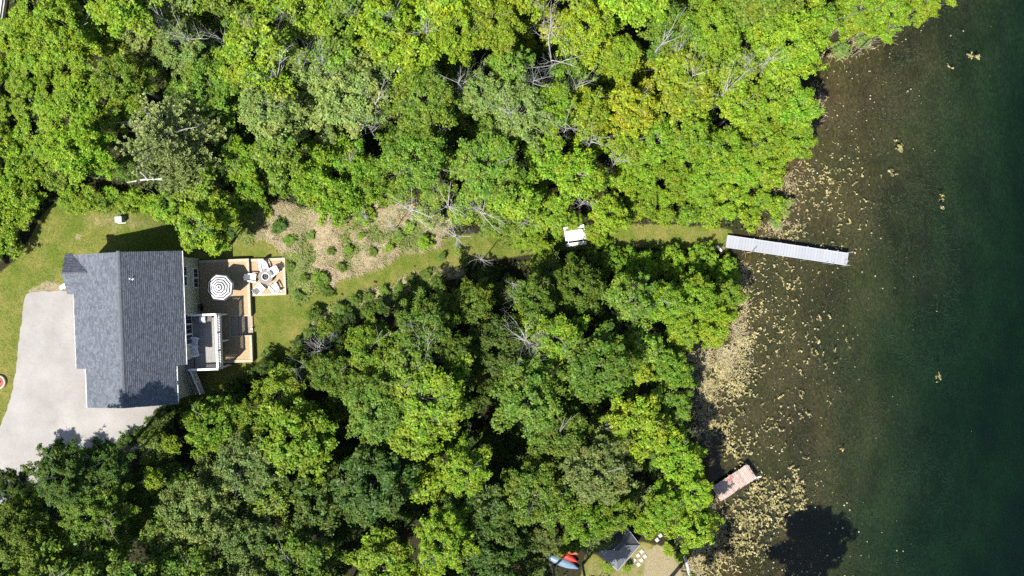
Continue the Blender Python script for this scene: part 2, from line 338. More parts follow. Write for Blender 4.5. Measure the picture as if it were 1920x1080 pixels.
def link(name, data, parent=None, loc=None, rz=None):
    o = bpy.data.objects.new(name, data); col.objects.link(o)
    if parent is not None: o.parent = parent
    if loc is not None: o.location = loc
    if rz is not None: o.rotation_euler = (0, 0, rz)
    return o
def tag(o, label=None, cat=None, group=None, kind=None):
    if label: o['label'] = label
    if cat: o['category'] = cat
    if group: o['group'] = group
    if kind: o['kind'] = kind
    return o
def thing(name, loc, rz, label, cat, group=None):
    o = link(name, None, None, loc, rz); o.empty_display_size = 0.2; return tag(o, label, cat, group)
def copy_thing(root, loc, rz, label, scale=None):
    def cp(o, par):
        c = o.copy(); col.objects.link(c); c.parent = par
        for ch in o.children: cp(ch, c)
        return c
    r = cp(root, None); r.location = loc; r.rotation_euler = (0, 0, rz); r['label'] = label
    if scale: r.scale = (scale,) * 3
    return r
def np_mesh(name, V, F, mats, smooth=False):
    """quads only, from numpy arrays"""
    me = bpy.data.meshes.new(name); nV, nF = len(V), len(F)
    me.vertices.add(nV); me.vertices.foreach_set("co", np.ascontiguousarray(V, dtype=np.float32).ravel())
    me.loops.add(nF * 4); me.loops.foreach_set("vertex_index", np.ascontiguousarray(F, dtype=np.int32).ravel())
    me.polygons.add(nF); me.polygons.foreach_set("loop_start", np.arange(0, nF * 4, 4, dtype=np.int32))
    if smooth: me.polygons.foreach_set("use_smooth", np.ones(nF, bool))
    for m in (mats if isinstance(mats, (list, tuple)) else [mats]): me.materials.append(m)
    me.update(calc_edges=True); me.validate(); return me

# ------------------------------------------------------------------ ground and lake
LAWN = [(-80, 560), (0, 512), (40, 478), (80, 402), (112, 372), (205, 375), (300, 385), (345, 440), (440, 440), (500, 440), (535, 470), (552, 500),
        (556, 560), (640, 515), (740, 478), (850, 440), (950, 438), (1000, 440), (1080, 425), (1180, 420), (1290, 422), (1370, 430), (1385, 462), (1340, 470), (1180, 462), (1040, 470),
        (960, 482), (870, 492), (840, 512), (770, 530), (700, 550), (640, 572), (585, 600), (560, 650), (520, 675), (440, 720), (380, 770), (240, 800), (140, 850), (-80, 940)]
LAWN2 = [(1100, 1030), (1150, 1062), (1200, 1015), (1260, 1030), (1280, 1100), (1080, 1120)]
MEADOW = [(440, 410), (480, 390), (520, 378), (600, 400), (690, 372), (760, 380), (850, 420), (820, 455), (740, 482), (640, 520), (590, 550), (560, 560), (552, 500), (535, 470), (480, 440)]
MEADOW2 = [(600, 585), (700, 548), (830, 505), (870, 510), (780, 545), (680, 585), (620, 620), (590, 630)]
DRYLAWN = [(120, 400), (290, 395), (350, 435), (230, 440), (150, 420)]
DIRT1 = [(52, 545), (90, 525), (130, 538), (150, 552), (60, 556)]
DIRT2 = [(1212, 1040), (1230, 1020), (1262, 1035), (1284, 1085), (1290, 1130), (1200, 1130)]
SANDSPOT = [(140, 440), (152, 438), (150, 452), (140, 450)]
LEFTSOIL = [(-80, -80), (25, -80), (6, 110), (30, 210), (20, 300), (-80, 380)]

def make_ground():
    ins = np.arange(-66, 66.001, 0.28)
    insy = np.arange(-42, 42.001, 0.28)
    outv = np.array([1, 2.5, 5, 10, 20, 45, 100, 250, 600, 1500])
    xs = np.concatenate([(-66 - outv)[::-1], ins, 66 + outv]); ys = np.concatenate([(-42 - outv)[::-1], insy, 42 + outv])
    X, Y = np.meshgrid(xs, ys); Z = zg(X, Y)
    # keep the slope sheet under the terraces and the house
    V = np.stack([X, Y, Z], -1).reshape(-1, 3); nx, ny = len(xs), len(ys)
    I = (np.arange(ny - 1)[:, None] * nx + np.arange(nx - 1)[None, :]).ravel()
    F = np.stack([I, I + 1, I + nx + 1, I + nx], -1)
    me = np_mesh("ground", V, F, GROUND, smooth=True)
    k = PPM * H / (H - Z); PX = 960 + X * k; PY = 540 - Y * k
    def wt(polys, soft):
        r = np.zeros_like(X)
        for p in polys: r = np.maximum(r, 1 - sstep(-soft, soft, poly_sd(p, PX, PY)))
        return r
    A = np.zeros((ny, nx, 4), np.float32)
    A[..., 0] = wt([LAWN, LAWN2], 8); A[..., 1] = np.maximum(wt([MEADOW, MEADOW2], 8), 0.55 * wt([DRYLAWN, LAWN2], 22)); A[..., 2] = np.maximum(wt([DIRT1, DIRT2], 9), 0.8 * wt([SANDSPOT], 4))
    A[..., 3] = sstep(-14, 4, lake_depth_d(PX, PY))
    ca = me.color_attributes.new("zone", 'FLOAT_COLOR', 'POINT'); ca.data.foreach_set("color", A.ravel())
    tag(link("ground", me), kind='structure')
make_ground()
b = MB(); b.box((700 + 14, 0, WATER_Z - 6), (1400, 2400, 12)); tag(b.build("lake_water", WATER), kind='structure')

def drape(name, poly_px, dz, m, step=0.5, thick=0.0):
    bm = bmesh.new(); vs_ = []
    for px, py in poly_px:
        g = G(px, py); vs_.append(bm.verts.new((g.x, g.y, 0)))
    bm.faces.new(vs_); bmesh.ops.triangulate(bm, faces=bm.faces[:])
    xs = [v.co.x for v in bm.verts]; ys = [v.co.y for v in bm.verts]
    for ax, lo, hi in ((0, min(xs), max(xs)), (1, min(ys), max(ys))):
        t = lo + step
        while t < hi:
            co = [0, 0, 0]; no = [0, 0, 0]; co[ax] = t; no[ax] = 1
            bmesh.ops.bisect_plane(bm, geom=bm.verts[:] + bm.edges[:] + bm.faces[:], plane_co=co, plane_no=no); t += step
    for v in bm.verts: v.co.z = float(zg(v.co.x, v.co.y)) + dz
    bmesh.ops.recalc_face_normals(bm, faces=bm.faces[:])
    if sum(f.normal.z for f in bm.faces) < 0: bmesh.ops.reverse_faces(bm, faces=bm.faces[:])
    me = bpy.data.meshes.new(name); bm.to_mesh(me); bm.free(); me.materials.append(m); return link(name, me)
dr = [(62, 547), (49, 553), (44, 580), (40, 610), (36, 640), (32, 680), (26, 722), (16, 760), (2, 800), (-20, 835), (-90, 880), (-90, 1000),
      (40, 920), (150, 862), (250, 815), (310, 785), (330, 760), (300, 730), (190, 690), (170, 600), (160, 549), (110, 545)]
drp = []
for i, (a, c) in enumerate(zip(dr, dr[1:] + dr[:1])):
    n_ = max(1, int(math.hypot(c[0] - a[0], c[1] - a[1]) / 6))
    for t in range(n_):
        j = 1.4 if 0 < i < 9 or t else 0
        drp.append((a[0] + (c[0] - a[0]) * t / n_ + rnd.uniform(-j, j), a[1] + (c[1] - a[1]) * t / n_ + rnd.uniform(-j, j)))
tag(drape("driveway", drp, 0.05, DRIVE), kind='structure')
tag(drape("road", [(-120, -60), (14, -60), (9, 8), (2, 55), (-6, 120), (-120, 160)], 0.05, mat("pale_road", (0.34, 0.32, 0.29), 0.9, 0.12, 1.0, 0.3, 50)), kind='structure')
t = thing("guard_rail", G(8, 10), 0, "white guard rail between the pale road and the bushes at the top left corner", "guard rail")
rb = MB(); pts = [G(17, -50), G(12, 0), G(5, 50), G(-4, 110)]
for a, c in zip(pts, pts[1:]):
    rb.bar(a - t.location + Vector((0, 0, 0.6)), c - t.location + Vector((0, 0, 0.6)), 0.10, 0.28)
rb.build("rail", WHITE, t)
for q in pts:
    MB().box(q - t.location + Vector((0.12, 0, 0.3)), (0.12, 0.12, 0.75)).build("post", BARK, t)

# ------------------------------------------------------------------ house
ORG = Vector((-33.28, -3.5, 0)); ROT = math.radians(2.2)
def HL(u, v, z=0.0):
    return ORG + Matrix.Rotation(ROT, 3, 'Z') @ Vector((u, v, z))
house = thing("house", ORG, ROT, "pale sided house with a grey blue shingle roof beside the pale driveway", "house")
EZ, SL, HALF = 5.8, 0.377, 4.77
RZ = EZ + HALF * SL
N_, MID, S_ = 6.55, -3.35, -6.72

def clip_range(poly, t):
    xs = []
    n = len(poly)
    for i in range(n):
        (s0, t0), (s1, t1) = poly[i], poly[(i + 1) % n]
        if (t0 <= t < t1) or (t1 <= t < t0): xs.append(s0 + (s1 - s0) * (t - t0) / (t1 - t0))
    return (min(xs), max(xs)) if len(xs) >= 2 else None

def roof_plane(o, sdir, tdir, poly, parent, thick=0.16, name="roof_slope"):
    """o: origin at the eave; sdir along the eave, tdir up the slope (unit); poly in (s, t)"""
    o, sdir, tdir = Vector(o), Vector(sdir).normalized(), Vector(tdir).normalized(); nrm = sdir.cross(tdir)
    if nrm.z < 0: nrm = -nrm
    mb = MB(); n = len(poly); top = [o + sdir * s + tdir * t for s, t in poly]; bot = [p - nrm * thick for p in top]
    nn = (top[1] - top[0]).cross(top[2] - top[0])
    idx = list(range(n)) if nn.dot(nrm) > 0 else list(range(n))[::-1]
    mb.add(top + bot, [tuple(idx), tuple(n + i for i in idx[::-1])] + [(i, (i + 1) % n, n + (i + 1) % n, n + i) for i in range(n)])
    slope = mb.build(name, [ROOFBASE], parent)
    V = []; F = []
    tmax = max(t for s, t in poly); ex = 0.152; row = 0; t = -0.03
    while t < tmax - 0.02:
        t1 = min(t + ex * 1.25, tmax); r = clip_range(poly, min(max(t + ex * 0.5, 0.01), tmax - 0.01))
        if r:
            s = r[0] - rnd.random() * 0.4 - 0.01
            while s < r[1]:
                wd = rnd.choice([0.16, 0.2, 0.26, 0.32]); a = max(s, r[0] - 0.02); c = min(s + wd - 0.006, r[1] + 0.02)
                if c - a > 0.03:
                    lift = rnd.choice([0.018, 0.024, 0.034]); k = len(V)
                    p0 = o + sdir * a + tdir * t; p1 = o + sdir * c + tdir * t; p2 = o + sdir * c + tdir * t1; p3 = o + sdir * a + tdir * t1
                    V += [p0 + nrm * lift, p1 + nrm * lift, p2 + nrm * 0.006, p3 + nrm * 0.006, p0, p1]
                    F += [(k, k + 1, k + 2, k + 3), (k + 4, k + 5, k + 1, k)]
                s += wd
        t += ex; row += 1
    me = np_mesh("shingles", np.array([tuple(v) for v in V]), np.array(F), SHINGLE)
    o2 = link("shingles", me, slope); o2['kind'] = 'stuff'
    return slope

cs = 1 / math.sqrt(1 + SL * SL); LEN = HALF / cs
eu, wu = (-cs, 0, cs * SL), (cs, 0, cs * SL)
# east slope: main part and narrower south part in one plane each
roof_plane((HALF, 0, EZ), (0, 1, 0), eu, [(MID, 0), (N_, 0), (N_, LEN), (MID, LEN)], house)
ks = (HALF - 4.02) / cs
roof_plane((HALF, 0, EZ), (0, 1, 0), eu, [(S_, ks), (MID, ks), (MID, LEN), (S_, LEN)], house)
kw = (HALF - 3.8) / cs
roof_plane((-HALF, 0, EZ), (0, 1, 0), wu, [(MID, 0), (3.2, 0), (4.93, 1.75), (N_, 0.06), (N_, LEN), (MID, LEN)], house)
roof_plane((-HALF, 0, EZ), (0, 1, 0), wu, [(S_, kw), (MID, kw), (MID, LEN), (S_, LEN)], house)
# front cross gable over the bay
GZ, GV, GH = 6.42, 4.93, 1.74; gs = (GZ - EZ) / GH; gc = 1 / math.sqrt(1 + gs * gs); GL = GH / gc
roof_plane((-HALF, GV + GH, EZ), (1, 0, 0), (0, -gc, gc * gs), [(-0.62, 0), (0.0, 0), (1.66, GL), (-0.66, GL)], house)
roof_plane((-HALF, GV - GH, EZ), (1, 0, 0), (0, gc, gc * gs), [(-0.55, 0), (0.0, 0), (1.66, GL), (-0.66, GL)], house)
# ridge caps, piece by piece
cap = MB(); cap.add([(-0.15, -0.13, -0.048), (0, -0.13, 0.012), (0.15, -0.13, -0.048), (-0.15, 0.14, -0.066), (0, 0.14, -0.006), (0.15, 0.14, -0.066)],
                    [(0, 1, 4, 3), (1, 2, 5, 4), (0, 2, 1)][:2])
capm = cap.mesh("ridge_cap", RIDGECAP)
v = S_ + 0.13
while v < N_:
    o = link("ridge_cap", capm, house, (0, v, RZ + 0.05)); v += 0.23
u = -HALF - 0.5
while u < -3.2:
    o = link("ridge_cap", capm, house, (u, GV, GZ + 0.045), math.pi / 2); u += 0.23
# white drip edges and gutters
MB().box((HALF + 0.045, (MID + N_) / 2, EZ - 0.05), (0.065, N_ - MID, 0.11)).build("gutter", WHITE, house)
MB().box((4.02 + 0.045, (MID + S_) / 2 - 0.05, EZ + ks * cs * SL - 0.05), (0.065, MID - S_ - 0.12, 0.11)).build("gutter", WHITE, house)
MB().box((-HALF - 0.035, (MID + 3.2) / 2, EZ - 0.06), (0.07, 3.2 - MID, 0.11)).build("gutter", WHITE, house)
MB().box((-3.8 - 0.035, (MID + S_) / 2, EZ + kw * cs * SL - 0.06), (0.07, MID - S_, 0.11)).build("gutter", WHITE, house)
for vv, sg, uu, zz in ((N_ - 0.06, 1, HALF, EZ), (S_ + 0.06, -1, 4.02, EZ + ks * cs * SL)):
    f = MB()
    f.bar((0, vv, RZ - 0.26), (uu, vv, zz - 0.26), 0.04, 0.15); f.bar((0, vv, RZ - 0.26), (-uu if sg > 0 else -3.8, vv, zz - 0.26 if sg > 0 else EZ + kw * cs * SL - 0.26), 0.04, 0.15)
    f.build("fascia", WHITE, house)
# walls
def wall(name, u0, v0, u1, v1, z0, z1, gable=False):
    m = MB(); L = math.hypot(u1 - u0, v1 - v0); d = Vector(((u1 - u0) / L, (v1 - v0) / L, 0)); nrm = Vector((d.y, -d.x, 0))
    p = lambda s, z, o=0: Vector((u0, v0, 0)) + d * s + nrm * o + Vector((0, 0, z))
    m.add([p(0, z0), p(L, z0), p(L, z1), p(0, z1), p(0, z0, -0.15), p(L, z0, -0.15), p(L, z1, -0.15), p(0, z1, -0.15)],
          [(0, 1, 2, 3), (5, 4, 7, 6), (3, 2, 6, 7), (0, 3, 7, 4), (1, 5, 6, 2)])
    if gable:
        zr = RZ - 0.22 - 0.0; m.add([p(0, z1), p(L, z1), p(L / 2, zr), p(0, z1, -0.15), p(L, z1, -0.15), p(L / 2, zr, -0.15)], [(0, 1, 2), (5, 4, 3)])
    wl_ = m.build(name, SIDING, house)
    # clapboards with real laps
    z = z0; V = []; F = []
    while z < z1 - 0.02:
        k = len(V); zt = min(z + 0.2, z1)
        V += [p(0, z, 0.016), p(L, z, 0.016), p(L, zt, 0.007), p(0, zt, 0.007), p(0, z, 0.0), p(L, z, 0.0)]
        F += [(k, k + 1, k + 2, k + 3), (k + 4, k + 5, k + 1, k)]; z += 0.2
    cl = link("clapboards", np_mesh("clapboards", np.array([tuple(q) for q in V]), np.array(F), SIDING), wl_); cl['kind'] = 'stuff'
    return wl_
ZT = EZ - 0.02
wall("wall", 4.3, -3.05, 4.3, 6.1, -0.4, ZT)
wall("wall", 4.3, 6.1, -4.4, 6.1, -0.4, ZT + 0.16, True)
wall("wall", -4.4, 6.1, -5.2, 6.1, 0.6, ZT)
wall("wall", -5.2, 6.1, -5.2, 3.65, 0.6, ZT)
wall("wall", -5.2, 3.65, -4.4, 3.65, 0.6, ZT)
wall("wall", -4.4, 3.65, -4.4, -3.05, 0.8, ZT)
wall("wall", -4.4, -3.05, -3.45, -3.05, 0.8, ZT)
wall("wall", -3.45, -3.05, -3.45, -6.45, 0.8, ZT + 0.2)
wall("wall", -3.45, -6.45, 3.55, -6.45, -0.2, ZT + 0.3, True)
wall("wall", 3.55, -6.45, 3.55, -3.05, -0.3, ZT + 0.3)
wall("wall", 3.55, -3.05, 4.3, -3.05, -0.3, ZT)
# windows on the lake side
def window(vc, zc, wv, hz, panes=2, u=4.33):
    f = MB(); fw = 0.09
    f.box((u + 0.02, vc, zc - hz / 2), (0.08, wv + 0.16, fw)); f.box((u + 0.02, vc, zc + hz / 2), (0.08, wv + 0.16, fw))
    for k in range(panes + 1):
        vv = vc - wv / 2 + wv * k / panes; f.box((u + 0.02, vv, zc), (0.078, fw * (1.6 if 0 < k < panes else 1), hz - fw))
    fr = f.build("window", WHITE, house)
    for k in range(panes):
        vv = vc - wv / 2 + wv * (k + 0.5) / panes; MB().box((u + 0.01, vv, zc), (0.02, wv / panes - fw * 1.05, hz - fw)).build("pane", GLASS, fr)
        MB().box((u + 0.035, vv, zc), (0.02, 0.02, hz - fw)).build("muntin", WHITE, fr)
window(4.25, 1.55, 1.75, 1.15); window(4.4, 4.35, 1.75, 1.25)
# glazed doors onto the deck
window(-0.35, 4.0, 2.7, 2.05, 3)
MB().box((4.36, 1.75, 2.78), (0.05, 8.0, 0.06)).build("belt_trim", SIDING, house)
MB().tube([(4.40, 1.9, 5.75), (4.42, 1.9, 5.55), (4.37, 1.9, 5.4), (4.37, 1.9, 0.6)], 0.035, 6).build("downspout", WHITE, house)
MB().box((4.15, 6.27, 5.62), (0.9, 0.1, 0.1)).build("gutter_return", BOXGREEN, house)
vp = MB(); vp.lathe([(0.0, 0.42), (0.055, 0.42), (0.055, 0.0), (0.14, -0.02)], 10)
lz = RZ - 0.95 * SL
link("vent_pipe", vp.mesh("vent_pipe", PLASTIC), house, (0.95, 4.25, lz + 0.02))
vb = MB(); vb.lathe([(0.0, 0.06), (0.05, 0.05), (0.05, -0.05)], 8); link("vent_pipe", vb.mesh("vent_pipe", IRON), house, (2.9, -1.3, RZ - 2.9 * SL))
# hose reel on the wall
t = thing("hose_reel", HL(4.42, 1.55, 1.0), ROT, "black coiled garden hose on its reel against the pale house wall above the terrace", "hose reel")
rb = MB(); rb.tube([(0.16, 0.3 * math.cos(a), 0.3 * math.sin(a)) for a in [2 * math.pi * i / 20 for i in range(21)]], 0.07, 6); rb.build("hose", RUBBER, t)
rb = MB(); rb.tube([(0.0, 0, 0), (0.3, 0, 0)], 0.12, 10); rb.build("drum", IRON, t)

# ------------------------------------------------------------------ upper deck
DZ = 2.9
deck = thing("upper_deck", HL(5.6, -1.5, 0), ROT, "raised grey board deck with white railings on the lake side of the house", "deck")
deck.location = ORG
bw = 0.145; uu = 4.40
while uu < 6.86:
    MB().box((uu + bw / 2, -1.565, DZ - 0.02), (bw - 0.012, 4.93, 0.04)).build("deck_board", DECKWOOD, deck); uu += bw
uu = 3.62
while uu < 4.36:
    MB().box((uu + bw / 2, -3.56, DZ - 0.02), (bw - 0.012, 0.93, 0.04)).build("deck_board", DECKWOOD, deck); uu += bw
MB().box((6.9, -1.56, DZ - 0.16), (0.05, 4.98, 0.24)).build("rim_joist", WHITE, deck)
MB().box((5.25, -4.06, DZ - 0.16), (3.2, 0.05, 0.24)).build("rim_joist", WHITE, deck)
MB().box((5.6, 0.93, DZ - 0.16), (2.5, 0.05, 0.24)).build("rim_joist", WHITE, deck)
for (u_, v_) in ((6.85, 0.88), (6.85, -0.75), (6.85, -2.4), (6.85, -4.0), (4.42, 0.88), (4.3, -4.0)):
    ph = MB(); ph.box((u_, v_, DZ + 0.53), (0.13, 0.13, 1.06)); ph.add([(u_ - .09, v_ - .09, DZ + 1.06), (u_ + .09, v_ - .09, DZ + 1.06), (u_ + .09, v_ + .09, DZ + 1.06), (u_ - .09, v_ + .09, DZ + 1.06), (u_, v_, DZ + 1.14)],
        [(0, 1, 4), (1, 2, 4), (2, 3, 4), (3, 0, 4), (3, 2, 1, 0)]); ph.build("rail_post", WHITE, deck)
for (u_, v_) in ((6.8, 0.8), (6.8, -1.6), (6.8, -3.95), (4.5, -3.95)):
    MB().box((u_, v_, (DZ - 0.28 + 0.3) / 2 - 0.1), (0.15, 0.15, DZ - 0.28 + 0.3)).build("support_post", WHITE, deck)
MB().box((6.85, -1.56, DZ + 1.0), (0.17, 4.85, 0.05)).build("top_rail", WHITE, deck)
MB().box((6.85, -1.56, DZ + 0.1), (0.07, 4.85, 0.06)).build("bottom_rail", WHITE, deck)
MB().box((5.6, -4.0, DZ + 1.0), (2.45, 0.17, 0.05)).build("top_rail", WHITE, deck)
MB().box((5.6, -4.0, DZ + 0.1), (2.45, 0.07, 0.06)).build("bottom_rail", WHITE, deck)
MB().box((5.63, 0.88, DZ + 1.0), (2.35, 0.17, 0.05)).build("top_rail", WHITE, deck)
MB().box((5.63, 0.88, DZ + 0.1), (2.35, 0.07, 0.06)).build("bottom_rail", WHITE, deck)
balm = MB().box((0, 0, 0), (0.055, 0.055, 0.86)).mesh("baluster", WHITE)
v = -3.88
while v < 0.8: link("baluster", balm, deck, (6.85, v, DZ + 0.55)); v += 0.145
u = 4.5
while u < 6.78: link("baluster", balm, deck, (u, -4.0, DZ + 0.55)); link("baluster", balm, deck, (u + .07, 0.88, DZ + 0.55)); u += 0.145
# stair down to the south
nst = 11
for i in range(nst):
    vv = -4.2 - 0.21 * i; zz = DZ - 0.2 * (i + 1)
    MB().box((3.98, vv - 0.02, zz), (0.72, 0.25, 0.05)).build("stair_tread", DECKWOOD, deck)
for u_ in (3.63, 4.36):
    MB().bar((u_, -4.1, DZ - 0.15), (u_, -6.5, DZ - 2.4), 0.05, 0.26).build("stringer", WHITE, deck)
MB().bar((4.40, -4.05, DZ + 0.98), (4.40, -6.4, DZ - 1.2), 0.12, 0.06).build("stair_rail", WHITE, deck)
MB().bar((4.40, -4.05, DZ + 0.15), (4.40, -6.4, DZ - 2.03), 0.06, 0.06).build("stair_rail", WHITE, deck)
for k in (1, 2):
    vv = -4.05 - 1.17 * k; MB().box((4.40, vv, DZ + 0.45 - 1.09 * k), (0.12, 0.12, 1.25)).build("rail_post", WHITE, deck)
for k in range(1, 17):
    vv = -4.05 - 2.35 * k / 17; link("baluster", balm, deck, (4.40, vv, DZ + 0.55 - 2.18 * k / 17))

# ------------------------------------------------------------------ terraces
TZ, FZ = 0.62, 0.32
ter = thing("main_terrace", HL(6.4, 0, 0), ROT, "larger tan terrace behind the house with striped parasol and sunken steps", "terrace"); ter.location = ORG
def L2(px, py, z):
    q = Matrix.Rotation(-ROT, 3, 'Z') @ (P(px, py, z) - ORG); return q
tl = L2(374, 488, TZ); tr = L2(466.5, 486, TZ); br = L2(466.5, 679, TZ); bl = L2(415, 679, TZ)
st0 = L2(432, 594, TZ); st1 = L2(466, 628.5, TZ)
U0, U1, V1, V0 = 4.36, tr.x, tl.y - 0.02, br.y
cw = 0.24
sv1, sv0, su = st0.y, st1.y, st0.x
body = MB()
body.prism([(U0, V0), (U1, V0), (U1, sv0), (su, sv0), (su, sv1), (U1, sv1), (U1, V1), (U0, V1)], -0.6, TZ - 0.05)
body.build("retaining_wall", WALLBLOCK, ter)
pv = MB(); pv.prism([(U0, V0 + cw), (U1 - cw, V0 + cw), (U1 - cw, sv0 - 0.002), (su - 0.1, sv0 - 0.002), (su - 0.1, sv1 + 0.002), (U1 - cw, sv1 + 0.002), (U1 - cw, V1 - cw), (U0, V1 - cw)], TZ - 0.06, TZ - 0.02)
pv.build("paving", PAVING, ter)
def coping(parent, a, c, z, wd=cw):
    """coping stones laid one after another from a to c (centre line)"""
    a, c = Vector((*a, z)), Vector((*c, z)); d = c - a; n_ = max(1, round(d.length / 0.62)); dn = d.normalized()
    for i in range(n_):
        p = a + d * ((i + 0.5) / n_); M = Matrix.Rotation(math.atan2(dn.y, dn.x), 3, 'Z')
        MB().box(p + Vector((0, 0, rnd.uniform(-0.004, 0.004))), (d.length / n_ - 0.008, wd, 0.10), M=M).build("coping_stone", COPING, parent)
h = cw / 2
coping(ter, (U0, V1 - h), (U1, V1 - h), TZ - 0.02); coping(ter, (U1 - h, V1 - cw - 0.004), (U1 - h, sv1), TZ - 0.02)
coping(ter, (U1 - h, sv0), (U1 - h, V0 + cw + 0.004), TZ - 0.02); coping(ter, (U0, V0 + h), (U1, V0 + h), TZ - 0.02)
for i in range(3):
    z = TZ - 0.15 * (i + 1); w3 = (U1 - su) / 3
    MB().box((su + w3 * (i + 0.5), (sv0 + sv1) / 2, z - 0.35), (w3 - 0.004, sv1 - sv0 - 0.01, 0.7)).build("step", WALLBLOCK, ter)
for (a, c) in (((su - 0.06, sv0), (su - 0.06, sv1)),):
    MB().box((a[0], (a[1] + c[1]) / 2, TZ - 0.012), (0.12, c[1] - a[1], 0.06)).build("step_edge", COPING, ter)
for vv in (sv0 - 0.06, sv1 + 0.06):
    MB().box(((su + U1 - cw) / 2, vv, TZ - 0.010), (U1 - cw - su, 0.11, 0.055)).build("step_edge", COPING, ter)
fp = thing("fire_pit_terrace", ORG, ROT, "smaller square tan terrace with the fire pit and white chairs on it", "terrace")
a0 = L2(465, 485, FZ); a1 = L2(534.5, 483, FZ); a2 = L2(536.5, 553.5, FZ)
FU0, FU1, FV1, FV0 = U1 + 0.01, (a1.x + a2.x) / 2, (a0.y + a1.y) / 2 - 0.02, a2.y + 0.03
MB().box(((FU0 + FU1) / 2, (FV0 + FV1) / 2, -0.25), (FU1 - FU0, FV1 - FV0, 2 * (FZ - 0.05 + 0.25))).build("retaining_wall", WALLBLOCK, fp)
MB().box(((FU0 + FU1 - cw) / 2, (FV0 + FV1) / 2, FZ - 0.04), (FU1 - FU0 - cw, FV1 - FV0 - 2 * cw, 0.04)).build("paving", PAVING, fp)
coping(fp, (FU0, FV1 - h), (FU1, FV1 - h), FZ - 0.02); coping(fp, (FU0, FV0 + h), (FU1, FV0 + h), FZ - 0.02); coping(fp, (FU1 - h, FV1 - cw - .004), (FU1 - h, FV0 + cw + .004), FZ - 0.02)

# parasol
pc = P(410, 538.9, TZ + 2.45); t = thing("striped_parasol", Vector((pc.x, pc.y, TZ - 0.02)), math.radians(1.6), "navy and white striped octagonal parasol standing open on the terrace", "parasol")
R_ = 1.27; rim, apex = 2.12, 2.62
for i in range(8):
    a0_, a1_ = 2 * math.pi * i / 8 + 0.26, 2 * math.pi * (i + 1) / 8 + 0.26; m = MB(); nb = 11
    for k in range(nb):
        q = []
        for aa, rr in ((a0_, k / nb), (a1_, k / nb), (a1_, (k + 1) / nb), (a0_, (k + 1) / nb)):
            sag = 0.05 * math.sin(math.pi * rr); q.append((R_ * rr * math.cos(aa), R_ * rr * math.sin(aa), apex + (rim - apex) * rr - sag))
        if k == 0: q = [q[0], q[3], q[2]]; m.add(q, [(0, 1, 2)], 0)
        else: m.add([q[0], q[3], q[2], q[1]], [(0, 1, 2, 3)], k % 2)
    q = [(R_ * math.cos(a0_), R_ * math.sin(a0_), rim), (R_ * math.cos(a1_), R_ * math.sin(a1_), rim), (R_ * math.cos(a1_), R_ * math.sin(a1_), rim - 0.14), (R_ * math.cos(a0_), R_ * math.sin(a0_), rim - 0.14)]
    m.add(q, [(0, 3, 2, 1)], 1)
    o = m.build("canopy_panel", [NAVY, CANVAS], t); sm = o.modifiers.new("solid", 'SOLIDIFY'); sm.thickness = 0.012
    MB().bar((0.03 * math.cos(a0_), 0.03 * math.sin(a0_), apex - 0.06), (R_ * 0.99 * math.cos(a0_), R_ * 0.99 * math.sin(a0_), rim - 0.05), 0.025, 0.02).build("rib", DECKWOOD, t)
MB().tube([(0, 0, 0.05), (0, 0, apex + 0.02)], 0.025, 8).build("pole", DECKWOOD, t)
MB().lathe([(0.0, 0.12), (0.1, 0.1), (0.28, 0.06), (0.3, 0.0)], 16).build("base", IRON, t)
m = MB(); m.lathe([(0.0, 0.12), (0.03, 0.1), (0.045, 0.05), (0.03, 0.0)], 8, c=(0, 0, apex)); m.build("finial", WHITE, t)

# fire pit
pc = P(497.3, 518.6, FZ + 0.6); t = thing("fire_pit", Vector((pc.x, pc.y, FZ - 0.02)), 0, "round grey fire pit table in the middle of five white chairs", "fire pit")
MB().lathe([(0.36, 0.56), (0.66, 0.56), (0.68, 0.54), (0.68, 0.49), (0.36, 0.49), (0.36, 0.56)], 32).build("table_ring", CONCRETE, t)
MB().lathe([(0.56, 0.49), (0.50, 0.0)], 28).build("base", CONCRETE, t)
MB().lathe([(0.31, 0.57), (0.36, 0.585), (0.365, 0.555)], 28).build("rim", WHITE, t)
MB().lathe([(0.31, 0.57), (0.28, 0.35), (0.0, 0.30)], 24).build("bowl", IRON, t)
for i in range(14):
    m = MB(); r2 = random.Random(i); r = 0.2 * math.sqrt(r2.random()); a = r2.random() * 6.28
    s = 0.05 + 0.03 * r2.random(); m.lathe([(0.0, s), (s, s * 0.5), (s * 1.1, 0), (0.0, -s)], 6, c=(r * math.cos(a), r * math.sin(a), 0.36)); m.build("lava_rock", ASH, t)

